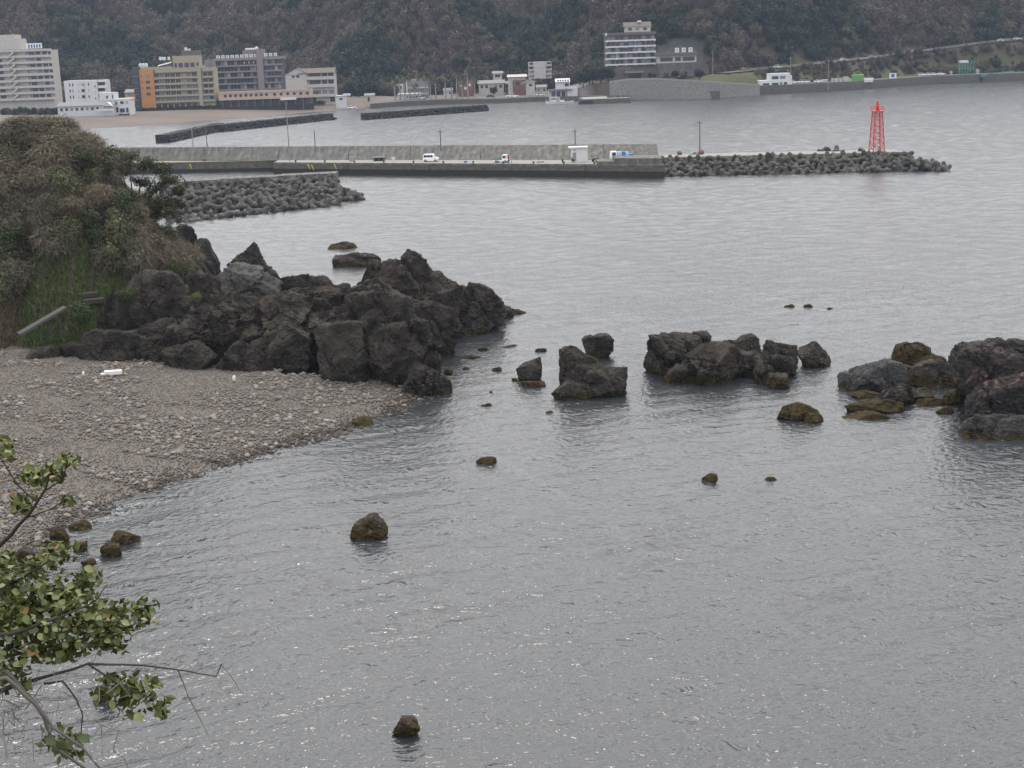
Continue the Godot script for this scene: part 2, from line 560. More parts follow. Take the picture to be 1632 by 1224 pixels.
func build_rocks() -> void:
	var rm := vcol(0.92)
	rm.heightmap_enabled = true
	rm.heightmap_texture = grey_tex(512, noise(0.02, 41, 6))
	rm.heightmap_scale = 14.0
	rm.uv1_triplanar = true
	rm.uv1_world_triplanar = true
	rm.uv1_scale = Vector3.ONE / 2.6
	M.rock = rm
	# the headland: lava ridges running out into the bay, each a mass of its own
	solo("headland_rock", rock_mesh([blk(500, 672, 482, -94.0, -1, 0.62, 3.2, 0.1, 6), blk(560, 716, 512, -91.5, -1, 0.55, 3.0, -0.1, 6), blk(498, 600, 520, -90.8, -1, 0.6, 3.0, 0.0), blk(640, 722, 580, -89.5, -1, 0.6, 2.6, 0.0)], 5, 3, {"cuts": 14}), rm, "massive dark rock face with vertical cracks standing on the beach edge", "rock")
	solo("headland_rock", rock_mesh([blk(530, 700, 424, -106.0, -1, 0.6, 2.6, 0.2, 6), blk(610, 694, 408, -108.5, -1, 0.8, 2.2, 0.0, 5), blk(634, 668, 396, -108.5, 5, 0.8, 2.0, 0.0), blk(600, 634, 414, -107.0, 4, 0.8, 2.2, 0.0), blk(610, 752, 440, -108.0, -1, 0.6, 2.4, 0.3, 6), blk(660, 790, 460, -110.0, -1, 0.55, 2.3, 0.3, 6), blk(706, 806, 478, -113.0, -1, 0.5, 2.1, 0.3), blk(744, 826, 488, -116.0, -1, 0.45, 2.0, 0.3), blk(786, 842, 494, -118.0, -1, 0.4, 2.0, 0.3), blk(600, 730, 484, -101.0, -1, 0.5, 2.6, 0.2, 6), blk(540, 660, 456, -101, -1, 0.6, 2.7, 0.2, 6)], 5, 14, {"rust": 0.12, "weed": 0.45}), rm, "jagged dark ridge with a pinnacle tapering out into the sea", "rock")
	solo("headland_rock", rock_mesh([blk(352, 520, 466, -96.5, 0, 0.5, 3.4, -0.15, 6), blk(430, 560, 470, -98.0, 0, 0.6, 3.0, 0.0, 6), blk(395, 500, 520, -94.0, 0, 0.5, 3.0, -0.2), blk(330, 560, 500, -97.0, 0, 0.3, 3.4, -0.05, 6), blk(330, 470, 470, -101.0, 0, 0.5, 3.0, 0.1, 6)], 5, 25, {"rust": 0.22}), rm, "overhanging brown ledge between the rock face and the cliff", "rock")
	solo("headland_rock", rock_mesh([blk(262, 372, 480, -95.0, 0.5, 0.6, 3.0, 0.1, 6), blk(190, 300, 508, -94.5, 0.5, 0.5, 3.0, 0.1), blk(130, 232, 528, -93.6, 0.5, 0.5, 2.8, 0.0), blk(255, 345, 540, -92.5, 0.5, 0.5, 2.8, 0.0), blk(200, 290, 440, -99.0, 0.5, 0.6, 3.0, 0.2, 6), blk(150, 215, 468, -98.0, 0.5, 0.6, 3.0, 0.2), blk(340, 430, 545, -92.3, 0.3, 0.5, 2.6, 0.0), blk(150, 400, 520, -95.5, 0.3, 0.25, 3.4, 0.0, 6)], 5, 36, {"rust": 0.1}), rm, "dark cliff foot of folded rock behind the shingle", "rock")
	solo("headland_rock", rock_mesh([blk(345, 438, 420, -108.0, 1, 0.8, 3.4, 0.2)], 5, 47, {"c0": Color(0.06, 0.056, 0.051), "c1": Color(0.115, 0.108, 0.098)}), rm, "pale grey slab of rock behind the brown ledge", "rock")
	solo("headland_rock", rock_mesh([blk(266, 318, 368, -121.0, -1, 0.8, 2.8, 0.0), blk(300, 345, 390, -119.0, -1, 0.8, 3.0, 0.0), blk(284, 350, 418, -117.0, -1, 0.9, 2.6, 0.0)], 5, 58, {"c0": Color(0.02, 0.018, 0.0165), "c1": Color(0.045, 0.041, 0.037)}), rm, "black twin-topped crag beside the dark tree", "rock")
	solo("headland_rock", rock_mesh([blk(345, 425, 391, -120.0, -1, 0.8, 2.8, 0.0), blk(395, 444, 414, -118.0, -1, 0.7, 2.6, 0.0)], 5, 69, {"c0": Color(0.02, 0.018, 0.0165), "c1": Color(0.048, 0.044, 0.04)}), rm, "black humped crag standing against the water behind the grey slab", "rock")
	solo("headland_rock", rock_mesh([blk(434, 500, 434, -112.0, -1, 0.8, 2.6, 0.0), blk(485, 535, 446, -110.0, -1, 0.8, 2.6, 0.0)], 5, 80, {"rust": 0.34}), rm, "low tan-topped rock between the grey slab and the ridge", "rock")
	solo("headland_rock", rock_mesh([blk(300, 470, 446, -112.0, -1, 0.4, 3.0, 0.1, 6), blk(420, 590, 452, -109.0, -1, 0.4, 2.8, -0.1, 6), blk(280, 400, 440, -107.0, -1, 0.5, 2.8, 0.1, 6)], 5, 91, {"rust": 0.15}), rm, "broad dark rock saddle linking the crags with the ridge", "rock")
	solo("cliff_boulder", rock_mesh([blk(45, 100, 553, -93.5, 1.0, 0.8, 2.4)], 4, 81), rm, "dark boulder half buried in shingle at the cliff foot", "rock")
	solo("cliff_boulder", rock_mesh([blk(90, 135, 548, -94.0, 1.0, 0.8, 2.4)], 4, 82), rm, "rounded boulder under the broken concrete slab", "rock")
	# rocks standing in the water
	var w := {"weed": 0.5}
	var solid := "rock"
	solo("sea_rock", rock_mesh([boulder(828, 867, 572, 608, 0.8, 4.0)], 5, 101, {"weed": 0.25}), rm, "small squarish black rock standing alone in the shallows", solid)
	solo("sea_rock", rock_mesh([boulder(884, 950, 556, 628, 0.8, 2.6), boulder(878, 1006, 582, 634, 0.55, 3.0), boulder(935, 1005, 575, 632, 0.8, 2.8), boulder(876, 943, 603, 637, 0.6, 2.6)], 5, 102, w), rm, "large black rock with a horn and a grey slab leaning on it", solid)
	solo("sea_rock", rock_mesh([boulder(928, 983, 535, 571, 0.8, 3.2)], 5, 103), rm, "rounded black rock rising behind the horned rock", solid)
	solo("sea_rock", rock_mesh([boulder(1023, 1112, 524, 600, 0.8, 3.0), boulder(1085, 1175, 546, 612, 0.75, 2.6), boulder(1060, 1118, 584, 611, 0.7, 2.4)], 5, 104, w), rm, "big domed black rock, largest of the group in the bay", solid)
	solo("sea_rock", rock_mesh([boulder(1104, 1136, 523, 552, 0.8, 2.6)], 4, 105), rm, "small knob of rock showing behind the domed rock", solid)
	solo("sea_rock", rock_mesh([boulder(1144, 1212, 532, 584, 0.9, 2.6), boulder(1150, 1230, 556, 600, 0.9, 2.6)], 5, 106), rm, "broken brown rock beside the domed rock", solid)
	solo("sea_rock", rock_mesh([boulder(1208, 1276, 540, 598, 0.8, 2.6), boulder(1228, 1266, 566, 602, 0.7, 2.6)], 5, 107), rm, "tall wedge of rock with a smaller block in front of it", solid)
	solo("sea_rock", rock_mesh([boulder(1198, 1240, 577, 612, 0.7, 2.4), boulder(1215, 1263, 594, 621, 0.7, 2.4)], 5, 108, {"weed": 0.8, "rust": 0.2}), rm, "low knobbly weeded rock in front of the wedge", solid)
	solo("sea_rock", rock_mesh([boulder(1270, 1320, 547, 585, 0.7, 2.0)], 5, 109, {"cuts": 5}), rm, "pointed black rock at the end of the group", solid)
	solo("sea_rock", rock_mesh([boulder(1236, 1302, 641, 671, 0.7, 2.8), boulder(1282, 1312, 660, 676, 0.7, 2.4)], 5, 110, {"weed": 1.6}), rm, "flat-topped rock coated in yellow weed standing alone", solid)
	solo("sea_rock", rock_mesh([boulder(1414, 1480, 546, 581, 0.7, 2.2), boulder(1450, 1506, 566, 583, 0.7, 2.2)], 5, 111, {"weed": 1.5}), rm, "peaked rock with yellow weed on its slopes", solid)
	solo("sea_rock", rock_mesh([boulder(1334, 1442, 583, 627, 0.7, 2.6)], 5, 112, {"c0": Color(0.034, 0.034, 0.034), "c1": Color(0.085, 0.083, 0.08)}), rm, "long smooth grey boulder beside the weeded slabs", solid)
	solo("sea_rock", rock_mesh([boulder(1446, 1540, 578, 618, 0.7, 2.4)], 5, 113, {"weed": 0.9}), rm, "broad low boulder with a weeded skirt beside the streaked rock", solid)
	solo("sea_rock", rock_mesh([boulder(1402, 1455, 613, 647, 0.7, 2.2)], 5, 114), rm, "small dark pointed boulder amid the weeded slabs", solid)
	solo("sea_rock", rock_mesh([boulder(1450, 1496, 618, 641, 0.7, 2.6)], 4, 115, w), rm, "small rounded boulder under the broad low boulder", solid)
	solo("sea_rock", rock_mesh([boulder(1502, 1545, 620, 645, 0.7, 2.4)], 4, 116, {"weed": 0.8}), rm, "brown wedge of rock against the streaked rock", solid)
	var veins := []
	for vein in [[[1290, 480, 1310, 420], [1310, 420, 1325, 405]], [[1350, 470, 1390, 400], [1390, 400, 1415, 375]], [[1380, 460, 1420, 430], [1420, 430, 1455, 385]], [[1425, 430, 1540, 395], [1540, 395, 1632, 345]], [[1340, 200, 1395, 225], [1395, 225, 1400, 260], [1400, 260, 1540, 250], [1540, 250, 1560, 285], [1560, 285, 1632, 265]]]:
		for q in vein:
			var a := dep(1200 + q[0] / 3.778, 500 + q[1] / 3.778, -81.5)
			var b := dep(1200 + q[2] / 3.778, 500 + q[3] / 3.778, -81.5)
			veins.append([Vector2(a.x, a.y), Vector2(b.x, b.y), Color(0.1, 0.08, 0.07) if vein.size() > 2 else Color(0.12, 0.07, 0.056)])
	solo("sea_rock", rock_mesh([blk(1534, 1700, 553, -85.0, -1, 0.75, 4.0, 0.05, 6), blk(1546, 1604, 545, -86.0, 1, 0.8, 3.0, 0.0), blk(1596, 1710, 556, -87.0, 1, 0.8, 3.0, 0.0), blk(1560, 1720, 600, -82.0, -1, 0.5, 3.0, 0.0, 6)], 5, 117, {"c0": Color(0.017, 0.015, 0.0145), "c1": Color(0.045, 0.039, 0.037), "cuts": 5, "veins": veins}), rm, "tall black block of rock with a sheer side, streaked with pale veins", solid)
	solo("sea_rock", rock_mesh([boulder(1518, 1665, 656, 700, 0.5, 2.6)], 5, 118, {"c0": Color(0.018, 0.0165, 0.016), "c1": Color(0.052, 0.048, 0.046)}), rm, "low rough black rock at the foot of the streaked block", solid)
	for s in [[1342, 1424, 658, 670, "flat weeded slab awash below the grey boulder"], [1348, 1437, 634, 660, "long hump of rock matted with brown weed"], [1356, 1405, 624, 635, "thin weeded ledge under the long grey boulder"], [1455, 1508, 637, 648, "weeded ledge beside the small rounded boulder"], [1494, 1523, 650, 660, "small weed-covered lump near the streaked block"], [1406, 1462, 581, 598, "dark weeded rock between the two grey boulders"]]:
		solo("weeded_rock", rock_mesh([boulder(s[0], s[1], s[2], s[3], 0.6, 2.4)], 4, 130 + int(s[0]) % 50, {"weed": 2.0}), rm, s[4], solid)
	for s in [[556, 610, 822, 861, 0.8, "mossy brown boulder alone in the open shallows"], [623, 672, 1143, 1175, 0.7, "reddish brown rock awash with foam round it"], [758, 795, 729, 740, 0.6, "low brown rock barely above the ripples"], [1118, 1146, 756, 768, 0.7, "small brown rock awash in the middle of the bay"], [1219, 1239, 760, 767, 0.6, "tiny brown rock tip beside the small awash rock"], [174, 220, 845, 868, 0.8, "brown rock in the foam at the shingle edge"], [158, 194, 866, 888, 0.8, "dark round rock with a flat tail at the water edge"], [114, 142, 862, 880, 0.8, "small brown rock at the very edge of the shingle"], [106, 142, 829, 848, 0.8, "dark rock where the foam meets the shingle"], [76, 108, 840, 866, 0.8, "reddish rock lying on the wet shingle"], [556, 592, 664, 680, 0.8, "brown rock awash at the shingle edge under the rock face"], [28, 56, 874, 900, 0.8, "dark rock on wet shingle behind the leafy branch"], [130, 152, 890, 902, 0.8, "small reddish rock awash behind the leafy branch"], [150, 172, 1095, 1122, 0.8, "dark rock in the water behind the hanging leaves"]]:
		solo("shore_rock", rock_mesh([boulder(s[0], s[1], s[2], s[3], s[4], 2.6)], 4, 200 + int(s[0]) % 90, {"weed": 0.7, "c0": Color(0.03, 0.021, 0.015), "c1": Color(0.065, 0.049, 0.036), "rust": 0.3}), rm, s[5], solid)
	for s in [[517, 572, 384, 397, "low reef of weeded rock beyond the headland"], [520, 612, 403, 425, "long dark reef rising from the water beyond the headland"]]:
		solo("reef", rock_mesh([boulder(s[0], s[1], s[2] + 5, s[3], 0.4, 2.4), boulder(s[0] + 20, s[1] - 8, s[2] + 2, s[3] - 1, 0.4, 2.4)], 4, int(s[3]), {"weed": 0.6}), rm, s[4], solid)
	var k := 0
	for s in [[736, 766, 565, 571], [762, 780, 554, 559], [798, 828, 550, 554], [853, 870, 555, 561], [784, 802, 585, 591], [737, 748, 586, 589], [764, 784, 642, 649], [814, 826, 603, 608], [871, 883, 655, 659], [708, 722, 587, 597], [1250, 1266, 485, 490], [1280, 1298, 484, 490], [1318, 1328, 490, 493], [830, 872, 606, 617], [1120, 1136, 533, 537], [1538, 1560, 583, 588], [780, 786, 623, 626]]:
		solo("awash_rock", rock_mesh([boulder(s[0], s[1], s[2], s[3], 0.6, 2.3)], 3, 300 + k, {"weed": 2.0}), rm, "low brown weeded rock just breaking the surface", solid, Vector3.ZERO, "weeded rocks awash in the shallows")
		k += 1

# ---------- the overgrown cliff
var cliff_n: FastNoiseLite
func along(x: float, tab: Array) -> float:
	if x <= tab[0][0]:
		return tab[0][1]
	for k in tab.size() - 1:
		if x <= tab[k + 1][0]:
			return lerpf(tab[k][1], tab[k + 1][1], (x - tab[k][0]) / (tab[k + 1][0] - tab[k][0]))
	return tab[-1][1]
func cliff_h(x: float, z: float) -> float:
	var top := along(x, [[-80, 21.5], [-50, 19.6], [-43.5, 20.0], [-40.8, 19.2], [-38.4, 16.0], [-35.8, 12.0], [-33.3, 8.2], [-31, 5.4], [-28, 2.6], [-24, 0.6], [-20, -1.0]])
	var zb := -94.5 - 0.12 * (x + 30.0) + cliff_n.get_noise_2d(x * 2.0, 3.0) * 1.5
	var t := (zb - z) / 14.5
	var front := smoothstep(0.0, 1.0, t) * 0.7 + clampf(t, 0, 1) * 0.3
	var back := 1.0 - smoothstep(16.0, 46.0, zb - z)
	var base := 1.0 if z > -104 else lerpf(1.0, -2.0, clampf((-104 - z) / 30.0, 0, 1))
	var dent := 2.0 * exp(-pow((x + 45.0) / 3.4, 2.0) - pow((z + 98.5) / 3.0, 2.0))
	return base + (top - 1.0) * front * back + cliff_n.get_noise_2d(x, z) * 1.5 * front - dent

func leaf_cloud(count: int, rad: Vector3, leaf: float, cols: Array, sd: int, droop := 0.0, shell := 0.45, vary := 0.5) -> MB:
	var mb := MB.new()
	var r := RandomNumberGenerator.new()
	r.seed = sd
	var clumps := []
	for k in 16:
		var d := Vector3(r.randfn(), r.randfn(), r.randfn()).normalized()
		clumps.append(d * r.randf_range(0.25, 0.8))
	for k in count:
		var c: Vector3 = clumps[r.randi() % 16]
		var d := Vector3(r.randfn(), r.randfn(), r.randfn()).normalized() * pow(r.randf(), shell) * 0.52
		var p := (c + d) * rad
		var face := ((c + d).normalized() * 0.6 + d.normalized() * 0.7 + Vector3(r.randfn(), r.randfn() + droop, r.randfn()) * 0.5).normalized()
		var a := face.cross(Vector3(r.randfn(), r.randfn(), r.randfn())).normalized()
		var b := a.cross(face)
		var l := leaf * r.randf_range(0.6, 1.5)
		var col: Color = cols[r.randi() % cols.size()] * r.randf_range(1.0 - vary, 1.0 + vary)
		col.a = 1.0
		mb.quad(p - a * l, p + b * l * 0.42, p + a * l, p - b * l * 0.42, col)
	return mb
func twig_cloud(count: int, rad: Vector3, length: float, wide: float, cols: Array, sd: int, hang := 0.3) -> MB:
	var mb := MB.new()
	var r := RandomNumberGenerator.new()
	r.seed = sd
	for k in count:
		var d := Vector3(r.randfn(), r.randfn() * 0.8, r.randfn()).normalized() * pow(r.randf(), 0.4)
		var p := d * rad
		var way := (d * 0.25 + Vector3(r.randfn(), r.randfn() * 0.8 - hang, r.randfn())).normalized()
		var q := p + way * length * r.randf_range(0.4, 1.2)
		var e := q + (way + Vector3(r.randfn() * 0.4, -0.5, r.randfn() * 0.4)).normalized() * length * 0.5
		var s := way.cross(Vector3(r.randfn(), r.randfn(), r.randfn())).normalized() * wide
		var col: Color = cols[r.randi() % cols.size()] * r.randf_range(0.45, 1.6)
		col.a = 1.0
		mb.quad(p - s, q - s * 0.7, q + s * 0.7, p + s, col)
		mb.tri(q - s * 0.7, e, q + s * 0.7, col)
	return mb

func build_cliff() -> void:
	cliff_n = noise(0.16, 17, 4)
	var mb := MB.new()
	var nx := 110
	var nz := 110
	for j in nz + 1:
		for k in nx + 1:
			var x := -78.0 + 58.0 * k / nx
			var z := -90.0 - 54.0 * j / nz
			mb.v.append(mv(Vector3(x, cliff_h(x, z) - 0.4, z)))
	for j in nz:
		for k in nx:
			var a := j * (nx + 1) + k
			mb.i.append_array([a, a + nx + 1, a + 1, a + 1, a + nx + 1, a + nx + 2])
	var soil := surfaced([Color(0.03, 0.024, 0.018), Color(0.06, 0.05, 0.036), Color(0.1, 0.08, 0.055)], 4.0, 0.02, 51, 0.95, 20.0)
	solo("cliff_terrain", mb.commit(true, false), soil, "dark earth cliff under the scrub of the headland", "", Vector3.ZERO, "", "structure")
	var leafy := vcol(0.7)
	leafy.backlight_enabled = true
	leafy.backlight = Color(0.25, 0.25, 0.2)
	M.leafy = leafy
	var kinds := [
		["olive leafy shrub clinging to the headland cliff", [Color(0.05, 0.064, 0.022), Color(0.075, 0.086, 0.034), Color(0.105, 0.108, 0.056)], [Color(0.12, 0.095, 0.068)], 3400, 900],
		["dry brown bramble shrub clinging to the headland cliff", [Color(0.105, 0.092, 0.06), Color(0.08, 0.074, 0.045), Color(0.06, 0.066, 0.032)], [Color(0.155, 0.13, 0.098), Color(0.115, 0.098, 0.074)], 2200, 1900],
		["tan dead-grass tussock shrub clinging to the headland cliff", [Color(0.145, 0.12, 0.08), Color(0.105, 0.092, 0.06), Color(0.07, 0.07, 0.036)], [Color(0.19, 0.155, 0.108), Color(0.155, 0.126, 0.088)], 1500, 2400],
		["dark green evergreen shrub clinging to the headland cliff", [Color(0.022, 0.034, 0.012), Color(0.034, 0.046, 0.017), Color(0.05, 0.062, 0.026)], [Color(0.07, 0.055, 0.04)], 3600, 500]]
	var protos := []
	for k in 8:
		var q: Array = kinds[k % 4]
		protos.append([leaf_cloud(q[3], Vector3(1.25, 0.95, 1.1), 0.1, q[1], 500 + k, 0.2).commit(false), twig_cloud(q[4], Vector3(1.3, 1.0, 1.15), 0.42, 0.012, q[2], 540 + k, 0.5).commit(false)])
	rng.seed = 4242
	var made := {}
	var kind_n := noise(0.11, 71, 2)
	for pass_ in 2:
		for j in 15:
			for k in 19:
				var x := -55.0 + k * 1.5 + rng.randf_range(-0.7, 0.7)
				var t := j / 14.0
				var z := -95.0 - 0.12 * (x + 30.0) - t * 17.0 + rng.randf_range(-0.6, 0.6)
				if pass_ == 1 and (rng.randf() < 0.72):
					continue
				var p := mv(Vector3(x, cliff_h(x, z), z))
				var s := seen_at(p)
				if s.x < -60 or p.y < 3.2 or s.x > 300:
					continue
				if s.y > 395 and s.x > 30 and s.x < 135:
					continue
				if s.y > 430 and s.x >= 118:
					continue
				if s.y > 468:
					continue
				var q := kind_n.get_noise_2d(x * 1.3, p.y * 2.0) + rng.randf_range(-0.25, 0.25)
				var kind := 1 if q > 0.12 else 2 if q < -0.2 else 0 if rng.randf() < 0.72 else 3
				if s.y > 330 and s.x < 200 and s.x > 90:
					kind = 3 if rng.randf() < 0.5 else 0
				if s.x > 225 and rng.randf() < 0.4:
					kind = 2
				var v := kind + 4 * (rng.randi() % 2)
				var size := rng.randf_range(0.95, 1.7)
				var tr := Transform3D(Basis.from_euler(Vector3(rng.randf_range(-0.3, 0.3), rng.randf() * TAU, rng.randf_range(-0.3, 0.3))).scaled(Vector3(size, size * rng.randf_range(0.8, 1.2), size)), p + Vector3(0, 0.25, 0.2))
				if made.has(v):
					again(made[v], "cliff_shrub", tr)
				else:
					var o := thing("cliff_shrub", kinds[kind][0], "shrub", Vector3.ZERO, 0.0, "shrubs covering the headland cliff")
					part(o, "foliage", protos[v][0], leafy)
					part(o, "stems", protos[v][1], leafy)
					o.transform = tr
					made[v] = o
	# grass in the hollow with the footpath
	var gm := MB.new()
	for k in 46000:
		var x := rng.randf_range(-51, -32)
		var z := rng.randf_range(-107, -93.5)
		var p := mv(Vector3(x, cliff_h(x, z) - 0.4, z))
		var s := seen_at(p)
		if s.y < 370 or s.x > 235 or s.x < -20:
			continue
		var h := rng.randf_range(0.18, 0.5)
		var lean := Vector3(rng.randfn() * 0.16, h, rng.randfn() * 0.16 + 0.08)
		var side := Vector3(rng.randfn(), 0, rng.randfn()).normalized() * 0.07
		var col := Color(0.05, 0.085, 0.018).lerp(Color(0.1, 0.13, 0.036), rng.randf())
		if s.x < 35:
			col = Color(0.17, 0.125, 0.07).lerp(Color(0.1, 0.09, 0.04), rng.randf())
		gm.tri(p - side, p + lean, p + side, col)
	solo("grass", gm.commit(false), leafy, "green grass growing in the hollow of the cliff", "grass", Vector3.ZERO, "", "stuff")
	# footpath: stone steps, a fallen concrete slab on stakes
	var conc := surfaced([Color(0.04, 0.038, 0.032), Color(0.075, 0.07, 0.06), Color(0.11, 0.104, 0.09)], 1.5, 0.02, 52, 0.9, 3.0)
	M.step_stone = surfaced([Color(0.035, 0.032, 0.024), Color(0.06, 0.056, 0.044)], 1.5, 0.02, 53)
	var st := thing("footpath_steps", "worn stone footpath steps climbing through the grass", "steps", lev(120, 465, 5.6))
	for k in 9:
		var px := 152.0 - k * 9.5
		var py := 476.0 - k * 9.5
		var q := dep(px, py, -98.6 - k * 0.7)
		var yy := q.y - 0.1
		bx(st, "step", M.step_stone, Vector3(q.x - 1.0, yy - 0.3, q.z - 0.35) - st.position, Vector3(q.x + 0.75, yy + 0.1, q.z + 0.35) - st.position, Basis(Vector3.UP, 0.3 + 0.06 * k))
	var a := dep(30, 533, -93.2)
	var b := dep(104, 490, -95.4)
	var sl := thing("fallen_slab", "long grey concrete slab sloping down from the steps to the shingle", "slab", a)
	var along_ := (b - a)
	var bas := Basis.looking_at(along_.normalized(), Vector3.UP)
	part(sl, "slab", BOX, conc, Transform3D(bas * Basis.from_scale(Vector3(1.1, 0.22, along_.length())), along_ / 2.0))
	for k in 3:
		var f := 0.45 + 0.22 * k
		bx(sl, "stake", mat(0.05, 0.04, 0.03), along_ * f + Vector3(-0.08, -1.5 - f, 0.1), along_ * f + Vector3(0.08, -0.1, 0.26))
	# small bushes on the rocks beside the cliff
	for w in [[283, 430, -101.0, 0.75, 3, "dark green bush rooted beside the black crag"], [290, 462, -100.0, 0.5, 3, "small bright bush on the ledge under the dark bush"], [312, 474, -97.0, 0.35, 0, "little yellow-green tuft growing on the brown ledge"], [205, 470, -97.5, 0.55, 0, "olive bush hanging over the rock face"], [128, 500, -95.5, 0.8, 3, "green bush growing over the end of the concrete slab"]]:
		var o := thing("ledge_bush", w[5], "bush", dep(w[0], w[1], w[2]))
		part(o, "foliage", leaf_cloud(1800, Vector3(1.25, 1.0, 1.1), 0.09, [Color(0.05, 0.075, 0.02), Color(0.03, 0.05, 0.015)] if w[3] > 0.52 else [Color(0.11, 0.13, 0.035), Color(0.08, 0.1, 0.03)], int(w[0])).commit(false), leafy)
		part(o, "stems", twig_cloud(200, Vector3(0.8, 0.6, 0.8), 0.6, 0.014, [Color(0.08, 0.06, 0.04)], int(w[0])).commit(false), leafy)
		o.scale = Vector3.ONE * w[3] * 1.5
	# the dark tree leaning out over the water
	var tr := thing("leaning_tree", "dark evergreen tree leaning out from the cliff over the water", "tree", mv(Vector3(-37.5, 10.4, -110.0)))
	var tm := MB.new()
	var root := tr.position
	var ends := []
	for w in [[205, 250, 2.0], [232, 262, 2.2], [255, 270, 2.0], [270, 286, 1.7], [250, 300, 1.9], [225, 290, 1.5], [262, 322, 2.2], [275, 340, 2.0], [245, 330, 2.0], [285, 305, 1.2], [235, 350, 1.6], [282, 325, 1.5], [190, 262, 1.4]]:
		ends.append([dep(w[0], w[1], -110.0 + rng.randf_range(-1.4, 1.0)) - root, w[2]])
	tm.tube([Vector3(-0.6, -1.4, -0.3), Vector3(0, 0, 0), Vector3(1.0, 1.6, 0.2), Vector3(1.8, 3.2, 0)], [0.28, 0.24, 0.2, 0.13], Color(0.05, 0.04, 0.032), 7)
	var tl := MB.new()
	for e in ends:
		tm.tube([Vector3(0.6, 1.0, 0.1), (e[0] + Vector3(0.6, 1.0, 0)) / 2.0 + Vector3(0, 0.4, 0), e[0]], [0.12, 0.07, 0.03], Color(0.05, 0.04, 0.032), 5)
		var c := leaf_cloud(900, Vector3(0.75, 0.48, 0.72) * e[1], 0.11, [Color(0.026, 0.032, 0.014), Color(0.042, 0.046, 0.02), Color(0.066, 0.062, 0.032)], int(e[0].x * 100))
		var k0 := tl.v.size()
		for p in c.v:
			tl.v.append(p + e[0])
		tl.c.append_array(c.c)
		for q in c.i:
			tl.i.append(k0 + q)
	part(tr, "trunk", tm.commit(true), vcol())
	part(tr, "crown", tl.commit(false), leafy)

